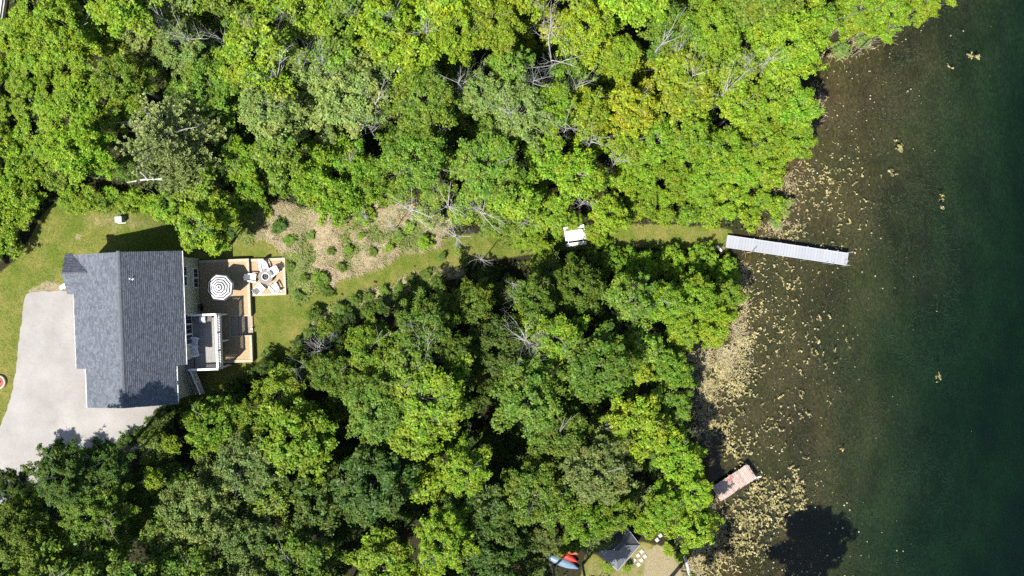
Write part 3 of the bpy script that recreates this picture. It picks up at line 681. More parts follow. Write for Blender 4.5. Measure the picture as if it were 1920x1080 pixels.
# white chairs: seat and back of separate slats
def make_chair(name, label, group):
    t = thing(name, (0, 0, 0), 0, label, "chair", group)          # the sitter looks along +Y
    for k in range(6):
        MB().box((0, 0.30 - 0.095 * k, 0.385 - 0.026 * k), (0.56, 0.082, 0.022)).build("seat_slat", PLASTIC, t)
    M = Matrix.Rotation(math.radians(27), 3, 'X')
    for k in range(6):
        x = -0.245 + 0.098 * k; L = 0.74 + 0.12 * (1 - abs(x) / 0.25); c = Vector((x, -0.24, 0.22)) + M @ Vector((0, 0, L / 2))
        m = MB(); m.box(c, (0.084, 0.022, L), M=M); m.build("back_slat", PLASTIC, t)
    for hh in (0.2, 0.62):
        MB().box(Vector((0, -0.265, 0.22)) + M @ Vector((0, 0, hh)), (0.58, 0.025, 0.07), M=M).build("back_rail", PLASTIC, t)
    for s in (-1, 1):
        m = MB(); m.prism([(s * 0.27, 0.40), (s * 0.40, 0.40), (s * 0.43, 0.2), (s * 0.36, -0.42), (s * 0.29, -0.42)], 0.545, 0.57); m.build("arm", PLASTIC, t)
        MB().box((s * 0.31, 0.32, 0.27), (0.03, 0.11, 0.54)).build("leg", PLASTIC, t)
        MB().bar((s * 0.285, 0.34, 0.33), (s * 0.285, -0.55, 0.03), 0.12, 0.028).build("side_rail", PLASTIC, t)
    return t
grp = "white slatted chairs around the fire pit"
fpc = Vector((pc.x, pc.y, 0))
ch0 = None
for (px, py, lab, off) in ((494, 499.5, "white slatted chair above the fire pit, its back toward the top terrace edge", 0.1),
                           (512, 509, "white slatted chair to the upper right of the fire pit casting a slatted shadow", 0.0),
                           (472, 521, "white slatted chair to the left of the fire pit beside the terrace wall", -0.2),
                           (487, 540.5, "white slatted chair below the fire pit, lower left on its terrace", -0.35),
                           (514, 539.5, "white slatted chair at the lower right of the fire pit terrace", -0.1)):
    q = P(px, py, FZ + 0.45); q.z = FZ - 0.02; d = fpc - q; rz = math.atan2(d.y, d.x) - math.pi / 2 + off
    if ch0 is None: ch0 = make_chair("fire_pit_chair", lab, grp); ch0.location = q; ch0.rotation_euler = (0, 0, rz)
    else: copy_thing(ch0, q, rz, lab)
for (px, py, rz, lab) in ((363, 641, -1.72, "white slatted chair on the upper deck, nearer the glazed doors"), (364, 660, -1.35, "white slatted chair on the upper deck, nearer the stairs")):
    q = P(px, py, DZ + 0.45); q.z = DZ; c = copy_thing(ch0, q, rz, lab, 1.08); c.name = "deck_chair"; c['group'] = "white chairs on the upper deck"
# grill on the deck
q = P(383, 598, DZ + 0.9); t = thing("grill", Vector((q.x, q.y, DZ)), ROT, "gas grill with pale grey lid in the shaded corner of the upper deck", "grill")
m = MB(); m.add([(x, y, z) for x in (-0.38, 0.15) for y, z in ((-0.28, 0.85), (-0.28, 1.0), (-0.12, 1.16), (0.14, 1.16), (0.28, 1.0), (0.28, 0.85))],
      [(0, 1, 7, 6), (1, 2, 8, 7), (2, 3, 9, 8), (3, 4, 10, 9), (4, 5, 11, 10), (5, 4, 3, 2, 1, 0), (6, 7, 8, 9, 10, 11)]); m.build("lid", mat("grill_lid", (0.42, 0.41, 0.42), 0.35, 0.05, 3), t)
MB().box((-0.11, 0, 0.74), (0.5, 0.5, 0.2)).build("firebox", IRON, t)
MB().box((0.42, 0, 0.84), (0.5, 0.48, 0.05)).build("side_shelf", mat("grill_shelf", (0.07, 0.05, 0.055), 0.5, 0.1, 3), t)
MB().box((-0.11, 0, 0.36), (0.46, 0.46, 0.54)).build("cabinet", IRON, t)
for sx in (-0.3, 0.1):
    MB().tube([(sx, -0.2, 0.07), (sx, 0.2, 0.07)], 0.07, 10).build("wheel", RUBBER, t)
MB().tube([(-0.36, -0.33, 0.95), (0.13, -0.33, 0.95)], 0.018, 6).build("handle", ALUFRAME, t)

# ------------------------------------------------------------------ small things on the lawn
q = G(222, 411.5, 0.7); t = thing("utility_box", q, 0.05, "pale green utility box on the dry grass above the house", "utility box")
MB().box((0, 0, 0.36), (0.58, 0.5, 0.72)).build("cabinet", BOXGREEN, t, bevel=0.02)
m = MB(); m.box((0, 0, 0.745), (0.63, 0.55, 0.05)); m.build("lid", BOXGREEN, t, bevel=0.015); MB().box((0.0, -0.265, 0.5), (0.05, 0.03, 0.12)).build("latch", IRON, t)
MB().box((0, 0, 0.0), (0.75, 0.68, 0.1)).build("pad", PALESTONE, t)
q = G(-0.5, 716); t = thing("round_planter", q, 0, "round stone ringed bed of brick red mulch cut by the left photo edge", "planter")
MB().lathe([(0.48, 0.24), (0.50, 0.27), (0.62, 0.27), (0.66, 0.22), (0.66, -0.1)], 28).build("stone_ring", COPING, t)
MB().lathe([(0.0, 0.16), (0.3, 0.15), (0.5, 0.12)], 20).build("mulch", BRICKRED, t)
m = MB(); m.lathe([(0.0, 0.1), (0.09, 0.07), (0.11, 0.0), (0.0, -0.03)], 8, c=(0.08, -0.02, 0.17)); m.build("centre_stone", PALESTONE, t)
q = G(119.5, 537.5); t = thing("splash_block", q, 0.5, "white splash block on the grass at the corner of the front gable", "splash block")
m = MB(); m.prism([(-0.35, -0.13), (0.35, -0.22), (0.35, 0.22), (-0.35, 0.13)], 0.0, 0.09); m.build("slab", WHITE, t)
for s in (-1, 1): MB().bar((-0.34, s * 0.12, 0.12), (0.34, s * 0.2, 0.12), 0.05, 0.07).build("lip", WHITE, t)
q = G(474, 616); t = thing("path_light", q, 0, "tiny white path light standing in the lawn right of the terrace", "path light")
MB().tube([(0, 0, 0), (0, 0, 0.3)], 0.015, 6).build("stake", ALUFRAME, t)
MB().lathe([(0.0, 0.40), (0.09, 0.36), (0.10, 0.32), (0.0, 0.30)], 10).build("lamp_head", WHITE, t)
# dark clods along the mown path
V = []; F = []
m = MB()
for (px, py) in ((553, 533), (562, 572), (632, 516), (693, 488), (703, 528), (640, 552), (716, 482), (770, 468), (778, 500), (612, 543)):
    for k in range(3):
        g = G(px + rnd.uniform(-3, 3), py + rnd.uniform(-2, 2)); r = rnd.uniform(0.06, 0.13)
        m.lathe([(0.0, r), (r * 0.9, r * 0.5), (r, 0), (r, -0.1)], 6, c=g)
o = m.build("earth_clods", CLOD); o['kind'] = 'stuff'

# ------------------------------------------------------------------ long pale dock
dz = -0.82; A = P(1363.5, 452.5, dz); B = P(1588, 486, dz); dv = (B - A); LD = Vector((dv.x, dv.y)).length; ang = math.atan2(dv.y, dv.x)
dock = thing("long_dock", A, ang, "long pale plank dock reaching from the grass into the lake", "dock")
DW = 1.17; pw = 0.285; n_ = int(LD / pw); pw = LD / n_
plm = MB().box((0, 0, -0.02), (pw - 0.012, DW - 0.12, 0.04)).mesh("plank", ALU)
for i in range(n_): link("plank", plm, dock, (pw * (i + 0.5), 0, rnd.uniform(-.003, .003)))
for s in (-1, 1):
    for k in range(4):
        MB().box((LD * (k + 0.5) / 4, s * (DW / 2 - 0.025), -0.045), (LD / 4 - 0.01, 0.07, 0.14)).build("side_rail", ALUFRAME, dock)
MB().box((LD + 0.03, 0, -0.045), (0.06, DW, 0.14)).build("end_rail", ALUFRAME, dock); MB().box((-0.03, 0, -0.045), (0.06, DW, 0.14)).build("end_rail", ALUFRAME, dock)
for (x, s, top) in ((2.45, -1, 1.15), (2.45, 1, 0.25), (5.0, 1, 0.12), (5.0, -1, 0.12), (7.6, 1, 0.16), (7.6, -1, 0.12), (9.4, 1, 0.35), (10.4, 1, 0.42), (9.6, -1, 0.3), (10.2, -1, 0.3), (LD - 0.05, 1, 1.35), (LD - 0.05, -1, 1.1)):
    MB().tube([(x, s * (DW / 2 + 0.045), -1.6), (x, s * (DW / 2 + 0.045), top)], 0.032, 8).build("post", ALUFRAME if top < 1.12 or x > 5 else ALUFRAME, dock)
lad = MB()
for s in (0, 1): lad.tube([(LD + 0.10, -0.52 + 0.36 * s, -1.3), (LD + 0.10, -0.52 + 0.36 * s, 0.3), (LD - 0.16, -0.52 + 0.36 * s, 0.34), (LD - 0.2, -0.52 + 0.36 * s, 0.0)], 0.02, 6)
for k in range(4): lad.tube([(LD + 0.10, -0.52, -0.9 + 0.28 * k), (LD + 0.10, -0.16, -0.9 + 0.28 * k)], 0.018, 6)
lad.build("ladder", ALUFRAME, dock)
q = G(1348, 466); t = thing("marker_float", q + Vector((0, 0, 0.05)), math.radians(-48), "small white float lying in grass at the landward end of the dock", "float")
m = MB(); m.lathe([(0.0, -0.36), (0.09, -0.33), (0.13, -0.2), (0.13, 0.2), (0.09, 0.33), (0.0, 0.36)], 12); mm = m
vv = [(z, x, y + 0.12) for x, y, z in mm.v]; mm.v = vv; mm.build("body", WHITE, t, smooth=True)
m = MB(); m.tube([(0.36, 0, 0.12), (0.5, 0.1, 0.1), (0.55, 0.3, 0.08), (0.4, 0.5, 0.06), (0.1, 0.55, 0.06)], 0.03, 6); m.build("rope", RUBBER, t)

# ------------------------------------------------------------------ old wooden dock
dz2 = -0.95; c0, c1, c2_, c3 = P(1401.5, 870.5, dz2), P(1419, 895.5, dz2), P(1352, 941, dz2), P(1334, 913, dz2)
mid0 = (c2_ + c3) / 2; mid1 = (c0 + c1) / 2; d = mid1 - mid0; LD2 = d.length; a2r = math.atan2(d.y, d.x); W2 = ((c0 - c1).length + (c2_ - c3).length) / 2
od = thing("old_wooden_dock", mid0, a2r, "short weathered pinkish wooden dock under the trees on the lower shore", "dock")
n_ = 26; pw2 = LD2 / n_
for i in range(n_):
    MB().box((pw2 * (i + 0.5), rnd.uniform(-.02, .02), rnd.uniform(-.006, .006)), (pw2 - rnd.uniform(0.012, 0.026), W2 + rnd.uniform(-.05, .03), 0.04)).build("plank", OLDWOOD, od)
for s in (-1, 0, 1): MB().box((LD2 / 2, s * (W2 / 2 - 0.15), -0.11), (LD2 - 0.1, 0.06, 0.17)).build("stringer", BARK, od)
for (x, s, top, r) in ((LD2 - 0.08, 1, 1.0, 0.035), (LD2 - 0.08, -1, 0.12, 0.05), (1.55, -1, 1.05, 0.045), (0.4, -1, 0.1, 0.05), (0.4, 1, 0.1, 0.05), (2.0, 1, 0.1, 0.05)):
    MB().tube([(x, s * (W2 / 2 + 0.05), -1.3), (x, s * (W2 / 2 + 0.05), top)], r, 8).build("post", BARK, od)
m = MB(); yl = -0.15
for s in (0, 1): m.tube([(LD2 + 0.12, yl + 0.4 * s, -0.9), (LD2 + 0.12, yl + 0.4 * s, 0.35), (LD2 - 0.1, yl + 0.4 * s, 0.4), (LD2 - 0.16, yl + 0.4 * s, 0.0)], 0.025, 6)
for k in range(3): m.tube([(LD2 + 0.12, yl, -0.7 + 0.3 * k), (LD2 + 0.12, yl + 0.4, -0.7 + 0.3 * k)], 0.02, 6)
m.build("ladder", IRON, od)
m = MB(); m.bar((LD2 - 0.2, -W2 / 2 + 0.1, 0.03), (LD2 + 0.45, -W2 / 2 - 0.15, -0.15), 0.12, 0.05); m.build("loose_board", WHITE, od)
q = P(1369, 898, dz2); t = thing("red_towel", q + Vector((0, 0, 0.03)), a2r + 0.3, "faded red cloth lying crumpled on the old wooden dock", "towel")
m = MB(); n2 = 7
pts = [(-0.3 + 0.6 * i / n2 + rnd.uniform(-.03, .03), -0.2 + 0.4 * j / n2 + rnd.uniform(-.03, .03), 0.01 + 0.07 * rnd.random()) for i in range(n2 + 1) for j in range(n2 + 1)]
m.add(pts, [(i * (n2 + 1) + j, (i + 1) * (n2 + 1) + j, (i + 1) * (n2 + 1) + j + 1, i * (n2 + 1) + j + 1) for i in range(n2) for j in range(n2)]); m.build("cloth", mat("faded_red_cloth", (0.30, 0.15, 0.13), 0.9, 0.3, 8), t)

# ------------------------------------------------------------------ gazebo
gz = float(zg(P(1160, 1030, 0).x, P(1160, 1030, 0).y)); ez_, cz = gz + 2.35, gz + 3.25
cor = [P(1173, 987, ez_), P(1200, 1022, ez_), P(1158, 1070, ez_), P(1117, 1032, ez_)]
cup = [P(1166, 1014.5, cz), P(1175, 1022.5, cz), P(1157, 1038.5, cz), P(1150.5, 1031, cz)]
ctr = sum(cor, Vector()) / 4; gb = thing("gazebo", Vector((ctr.x, ctr.y, gz)), 0, "grey metal hip roofed gazebo with raised vent near the lower shore", "gazebo")
L = lambda v: v - gb.location
for k in range(4):
    e0, e1, u1, u0 = L(cor[k]), L(cor[(k + 1) % 4]), L(cup[(k + 1) % 4]), L(cup[k])
    nn = (e1 - e0).cross(u0 - e0).normalized(); nn = nn if nn.z > 0 else -nn
    for j in range(3):
        f0, f1 = j / 3, (j + 1) / 3; pad = 0.012
        q = [e0.lerp(e1, f0), e0.lerp(e1, f1), u0.lerp(u1, f1), u0.lerp(u1, f0)]
        cc = sum(q, Vector()) / 4; q = [cc + (p - cc) * (1 - pad) for p in q]
        dn = Vector((0, 0, -0.03)); lift = Vector((0, 0, 0.008 * (j % 2)))
        m = MB(); m.add([p + lift for p in q] + [p + dn for p in q], [(0, 1, 2, 3), (7, 6, 5, 4), (0, 4, 5, 1), (1, 5, 6, 2), (2, 6, 7, 3), (3, 7, 4, 0)])
        bmx = m.build("roof_panel", GREYMETAL, gb); me = bmx.data
        b2 = bmesh.new(); b2.from_mesh(me); bmesh.ops.recalc_face_normals(b2, faces=b2.faces[:]); b2.to_mesh(me); b2.free()
    MB().bar(e0 + Vector((0, 0, 0.02)), u0 + Vector((0, 0, 0.02)), 0.06, 0.05).build("hip_cap", GREYMETAL, gb)
    MB().bar(e0 + Vector((0, 0, -0.06)), e1 + Vector((0, 0, -0.06)), 0.07, 0.10).build("fascia", ALUFRAME, gb)
    p = L(ctr).lerp(e0, 0.86); MB().box((p.x, p.y, (ez_ - gz) / 2 - 0.05), (0.11, 0.11, ez_ - gz - 0.05)).build("post", IRON, gb)
m = MB(); cc = sum((L(c) for c in cup), Vector()) / 4
low = [L(c) + (L(c) - cc) * 0.04 + Vector((0, 0, 0.14)) for c in cup]
pk = cc + Vector((0, 0, 0.38)); r0, r1 = pk.lerp((low[0] + low[1]) / 2 + Vector((0, 0, 0.24)), 0.4), pk.lerp((low[2] + low[3]) / 2 + Vector((0, 0, 0.24)), 0.4)
m.add(low + [r0, r1], [(0, 1, 4), (1, 2, 5, 4), (2, 3, 5), (3, 0, 4, 5), (3, 2, 1, 0)]); bmx = m.build("vent_roof", GREYMETAL, gb)
b2 = bmesh.new(); b2.from_mesh(bmx.data); bmesh.ops.recalc_face_normals(b2, faces=b2.faces[:]); b2.to_mesh(bmx.data); b2.free()
for k in range(4): MB().bar(L(cup[k]) - Vector((0, 0, 0.1)), low[k], 0.04, 0.04).build("vent_strut", IRON, gb)
e0, e1 = L(cor[1]), L(cor[2]); p0, p1 = e0.lerp(e1, 0.1), e0.lerp(e1, 0.75); off = Vector((0.12, -0.10, 0))
m = MB(); m.bar(Vector((p0.x, p0.y, 1.0)) + off, Vector((p1.x, p1.y, 1.0)) + off, 0.35, 0.06); m.build("counter", WHITE, gb)
m = MB(); m.prism([(c.x - (c.x - L(ctr).x) * .12, c.y - (c.y - L(ctr).y) * .12) for c in (L(c) for c in cor)], 0.0, 0.08); m.build("floor_slab", PALESTONE, gb)
k = 0
for (px, py, lab) in ((1196, 1041, "square stepping stone nearest the right corner of the gazebo"), (1209, 1043, "square stepping stone furthest right beside the gazebo"),
                 (1202, 1050, "square stepping stone in the middle of the group by the gazebo"), (1189, 1050, "square stepping stone closest to the gazebo counter"),
                 (1197, 1058, "lowest square stepping stone beside the gazebo"), (1232, 1012, "square stepping stone under the leaves right of the gazebo"), (1238, 1004, "square stepping stone topmost under the leaves right of gazebo"),
                 (1203, 1034, "square stepping stone topmost of the group beside the gazebo")):
    t = thing("stepping_stone", G(px, py), rnd.uniform(0.5, 0.8), lab, "stepping stone", "stepping stones beside the gazebo")
    MB().box((0, 0, 0.03), (0.36, 0.34, 0.1)).build("slab", PALESTONE, t, bevel=0.02)

# ------------------------------------------------------------------ canoe and kayaks
def hull(name, label, cat, px, py, Lh, Wh, rz, m_, upside=True, group=None):
    t = thing(name, G(px, py), rz, label, cat, group); mb = MB(); nx, nr = 18, 9; pts = []
    for i in range(nx + 1):
        x = -1 + 2 * i / nx; wdt = Wh / 2 * (1 - abs(x) ** 2.3) + 0.01; hh = 0.38 * (1 - 0.35 * abs(x) ** 2) + 0.02
        for j in range(nr + 1):
            a = math.pi * j / nr; pts.append((x * Lh / 2, wdt * math.cos(a), hh * math.sin(a) ** 0.7 + 0.02))
    mb.add(pts, [(i * (nr + 1) + j, (i + 1) * (nr + 1) + j, (i + 1) * (nr + 1) + j + 1, i * (nr + 1) + j + 1) for i in range(nx) for j in range(nr)])
    o = mb.build("hull", m_, t, smooth=True); sm = o.modifiers.new("solid", 'SOLIDIFY'); sm.thickness = 0.02
    MB().bar((-Lh / 2 * 0.97, 0, 0.28), (Lh / 2 * 0.97, 0, 0.28), 0.03, 0.05).build("keel", m_, t)
    for s in (-1, 1):
        pp = [(x * Lh / 2, s * (Wh / 2 * (1 - abs(x) ** 2.3) + 0.02), 0.04) for x in [-1 + i / 8 for i in range(17)]]; MB().tube(pp, 0.02, 5).build("gunwale", ALUFRAME, t)
    return t
hull("canoe", "upturned blue grey canoe lying under the trees left of the gazebo", "canoe", 1053, 1052, 3.45, 0.85, math.radians(-22), CANOE)
hull("kayak", "red kayak half hidden by leaves behind the blue grey canoe", "kayak", 1061, 1041, 2.5, 0.62, math.radians(-27), REDHULL, group="kayaks behind the canoe")
hull("kayak", "orange kayak mostly under leaves furthest from the blue grey canoe", "kayak", 1064, 1030, 2.2, 0.66, math.radians(-20), ORANGEHULL, group="kayaks behind the canoe")
t = thing("driftwood_log", G(1289, 1064), math.radians(-72), "pale bleached log along the shore at the bottom of the photo", "log")
MB().tube([(-1.3, 0, 0.12), (-0.4, 0.06, 0.14), (0.5, -0.03, 0.14), (1.4, 0.08, 0.10)], [0.13, 0.16, 0.15, 0.09], 8).build("stem", DEADWOOD, t)
MB().tube([(0.5, 0, 0.15), (0.8, 0.35, 0.2), (1.0, 0.5, 0.16)], [0.06, 0.05, 0.02], 6).build("branch_stub", DEADWOOD, t)

# picnic table
q = P(1079, 444, 0.0); gzz = G(1079, 444, 0.75); t = thing("picnic_table", gzz, math.radians(8), "white wooden picnic table on the mown path half under the leaves", "picnic table")
for k in range(6): MB().box((rnd.uniform(-.01, .01), -0.38 + 0.165 * k + 0.12, 0.75), (1.95, 0.15, 0.04)).build("table_board", WHITE, t)
for s in (-1, 1):
    for k in range(2): MB().box((0, 0.12 + s * (0.78 + 0.0) + (k - 0.5) * 0.16, 0.45), (1.95, 0.145, 0.04)).build("seat_board", WHITE, t)
    MB().bar((s * 0.7, 0.12 + 0.7, 0.42), (s * 0.7, 0.12 - 0.7, 0.42), 0.05, 0.09).build("cross_beam", WHITE, t)
    MB().bar((s * 0.7, 0.12 + 0.6, 0.0), (s * 0.7, 0.12 + 0.2, 0.73), 0.09, 0.045).build("leg", WHITE, t); MB().bar((s * 0.7, 0.12 - 0.6, 0.0), (s * 0.7, 0.12 - 0.2, 0.73), 0.09, 0.045).build("leg", WHITE, t)

# ------------------------------------------------------------------ trees: shared crown and trunk meshes
def leaf_quads(Pn, Nn, size, r, aspect=0.55, fold=0.18):
    n = len(Pn); T = r.normal(size=(n, 3)); Nn = Nn / (np.linalg.norm(Nn, axis=1, keepdims=True) + 1e-9)
    T -= Nn * (T * Nn).sum(1, keepdims=True); T /= np.linalg.norm(T, axis=1, keepdims=True) + 1e-9; Bn = np.cross(Nn, T)
    s = size[:, None]
    V = np.stack([Pn + T * s, Pn + Bn * s * aspect + Nn * s * fold, Pn - T * s * 0.9, Pn - Bn * s * aspect + Nn * s * fold], 1).reshape(-1, 3)
    return V, np.arange(n * 4).reshape(-1, 4)

def crown_mesh(name, R, seed, boughs=24, leaves=24, lsize=0.115, flat=0.72, crad=0.2, m_=None, low=-0.15, fan=0.3, gap=1.0):
    """boughs rise and spread from the stem; each carries rosettes of leaves in a fan-shaped spray, with gaps between them"""
    r = np.random.default_rng(seed); Pa = []; Na = []; Sa = []
    for k in range(boughs):
        rho = math.sqrt((k + 0.6) / boughs) * r.uniform(0.72, 1.26); a = 2.399963 * k + r.uniform(-0.5, 0.5)
        zt = R * flat * (math.sqrt(max(0.03, 1 - min(rho, 1) ** 2)) * 0.85 + r.uniform(-0.55, 0.26)) + (low * R if rho > 0.85 else 0)
        tip = np.array([R * rho * math.cos(a), R * rho * math.sin(a), zt]); root = np.array([0.15 * R * math.cos(a), 0.15 * R * math.sin(a), zt - R * (0.6 - 0.25 * rho)])
        side = np.array([-math.sin(a), math.cos(a), 0.0]); ln = np.linalg.norm(tip - root); out_ = (tip - root) / ln
        nc = max(4, int(ln / (crad * 1.15 * gap)))
        for j in range(nc):
            t = 0.28 + 0.72 * (j + r.random()) / nc; w_ = fan * R * math.sin(math.pi * min(1, 0.10 + t * 0.84)); c = root + (tip - root) * t; c[2] += 0.10 * R * math.sin(math.pi * t)
            for q_ in range(max(2, int(2 * w_ / (crad * 1.5)))):
                cc = c + side * w_ * r.uniform(-1, 1) + np.array([0, 0, r.normal() * 0.07 * R]); rr = crad * r.uniform(0.55, 1.3); m = max(6, int(leaves * (rr / crad) ** 1.5 * r.uniform(0.7, 1.25)))
                q = r.normal(size=(m, 3)) * rr * 0.55; q[:, 2] *= 0.5
                Pa.append(cc + q); Na.append(q / rr * 0.55 + out_ * 0.25 + np.array([0, 0, 0.9]) + r.normal(size=(m, 3)) * 0.5); Sa.append(lsize * r.uniform(0.6, 1.3, m) * r.uniform(0.85, 1.15))
    V, F = leaf_quads(np.concatenate(Pa), np.concatenate(Na), np.concatenate(Sa), r)
    return np_mesh(name, V, F, m_ or LEAF)

def pine_mesh(name, R, seed):
    r = np.random.default_rng(seed); Pa = []; Na = []; Sa = []; V0 = []; 
    nwh = 11
    for wv in range(nwh):
        f = wv / (nwh - 1); z = -4.5 + 8.0 * f; L = R * (1 - f ** 1.5) * 1.0 + 0.35; nb = int(9 - 3 * f)
        a0 = r.uniform(0, 6.28)
        for k in range(nb):
            a = a0 + 2 * np.pi * k / nb + r.uniform(-0.25, 0.25); ln = L * r.uniform(0.72, 1.1); nt_ = max(3, int(ln / 0.30))
            for j in range(nt_):
                s = (j + 0.6) / nt_; base = np.array([math.cos(a) * ln * s, math.sin(a) * ln * s, z + 0.32 * s * s * ln - 0.1 * s])
                for side in range(3):
                    off = r.normal(size=3) * 0.20 * (0.5 + s * 0.6); cc = base + off
                    m = 46; q = r.normal(size=(m, 3)); q /= np.linalg.norm(q, axis=1, keepdims=True); q[:, 2] = np.abs(q[:, 2]) * 0.8; q = q * 0.6 + np.array([math.cos(a) * .5, math.sin(a) * .5, 0.45])
                    q /= np.linalg.norm(q, axis=1, keepdims=True)
                    Pa.append(cc + q * r.uniform(0.04, 0.20, (m, 1))); Na.append(q); Sa.append(np.full(m, 0.135) * r.uniform(0.7, 1.2, m))
    Pn, D, s = np.concatenate(Pa), np.concatenate(Na), np.concatenate(Sa)
    T = r.normal(size=D.shape); T -= D * (T * D).sum(1, keepdims=True); T /= np.linalg.norm(T, axis=1, keepdims=True)
    wd = 0.034
    V = np.stack([Pn - D * s[:, None] - T * wd, Pn - D * s[:, None] + T * wd, Pn + D * s[:, None] + T * wd * .6, Pn + D * s[:, None] - T * wd * .6], 1).reshape(-1, 3)
    return np_mesh(name, V, np.arange(len(V)).reshape(-1, 4), NEEDLE)

def trunk_mesh(seed, hgt=6.0, R=3.0, dead=False, dens=1.0):
    """tapered trunk with limbs up into the crown; canonical height 6 m to crown centre"""
    r = random.Random(seed); mb = MB()
    def branch(p, d, L, r0, lvl):
        n = 4; pts = [p]; q = p.copy(); dd = d.copy()
        for i in range(n):
            dd = (dd + Vector((r.uniform(-.22, .22), r.uniform(-.22, .22), r.uniform(-.08, .16)))).normalized(); q = q + dd * (L / n); pts.append(q.copy())
        rad = [r0 * (1 - 0.75 * i / n) for i in range(n + 1)]; mb.tube(pts, rad, 5 if lvl < 2 else 3, cap=False)
        if lvl < (3 if dead else 2):
            for k in range(r.randint(3, 5) if dead else r.randint(1, 3)):
                i = r.randint(1, n); a = r.uniform(0, 6.28); side = Vector((math.cos(a), math.sin(a), r.uniform(-0.1, 0.6)))
                branch(pts[i], (dd * 0.6 + side * 0.8).normalized(), L * r.uniform(0.4, 0.65), rad[i] * 0.6, lvl + 1)
    top = Vector((r.uniform(-.3, .3), r.uniform(-.3, .3), hgt)); tr0 = (0.05 * R + 0.03) * (0.55 if dead else 1.0)
    pts = [Vector((0, 0, -0.3)), Vector((r.uniform(-.1, .1), r.uniform(-.1, .1), hgt * .4)), Vector((r.uniform(-.25, .25), r.uniform(-.25, .25), hgt * .75)), top, top + Vector((r.uniform(-.4, .4), r.uniform(-.4, .4), R * 0.5))]
    mb.tube(pts, [tr0 * 1.25, tr0, tr0 * .75, tr0 * .5, tr0 * .15], 7)
    az0 = r.uniform(0, 6.28)
    for k in range(9 if not dead else 11):
        f = r.uniform(0.55, 1.08); a = 2.4 * k + r.uniform(-.4, .4); d = Vector((math.cos(a), math.sin(a), r.uniform(0.1, 0.7))).normalized()
        if dead: a = az0 + r.gauss(0, 1.0) + (3.14 if r.random() < 0.25 else 0); d = Vector((math.cos(a), math.sin(a), r.uniform(0.1, 1.0))).normalized()
        branch(Vector((0, 0, hgt * f)) * 1.0 + Vector((top.x * f, top.y * f, 0)), d, R * (r.uniform(0.3, 1.2) if dead else r.uniform(0.55, 0.95)), tr0 * 0.42, 1)
    return mb.mesh("trunk", DEADWOOD if dead else BARK)

PROTO = {
 'maple_s': [(1.7, crown_mesh("crown", 1.7, s, 24, 22, 0.100)) for s in (1, 2, 3)],
 'maple': [(2.7, crown_mesh("crown", 2.7, s, 40, 26, 0.106, crad=0.215, fan=0.26)) for s in (4, 5, 6, 7)],
 'maple_l': [(3.9, crown_mesh("crown", 3.9, s, 66, 26, 0.110, crad=0.228, fan=0.2)) for s in (9, 10)],
 'fine': [(2.7, crown_mesh("crown", 2.7, s, 46, 24, 0.085, crad=0.19, fan=0.22, gap=0.95)) for s in (12, 13)],
 'fine_l': [(3.9, crown_mesh("crown", 3.9, s, 76, 24, 0.092, crad=0.21, fan=0.17, gap=0.95)) for s in (15, 16)],
 'shrub': [(1.3, crown_mesh("foliage", 1.3, s, 18, 18, 0.085, flat=0.6, crad=0.17, fan=0.34)) for s in (17, 18, 19, 20)],
 'thicket': [(1.7, crown_mesh("foliage", 1.7, s, 24, 24, 0.088, flat=0.6, crad=0.19, fan=0.32)) for s in (22, 23, 24)],
 'pine': [(4.2, pine_mesh("crown", 4.2, 21))],
}
print({k: [len(m.polygons) for _, m in v] for k, v in PROTO.items()})
TRUNKS = [trunk_mesh(s) for s in range(30, 36)]
DEADS = [trunk_mesh(s, R=2.6, dead=True) for s in range(50, 56)]

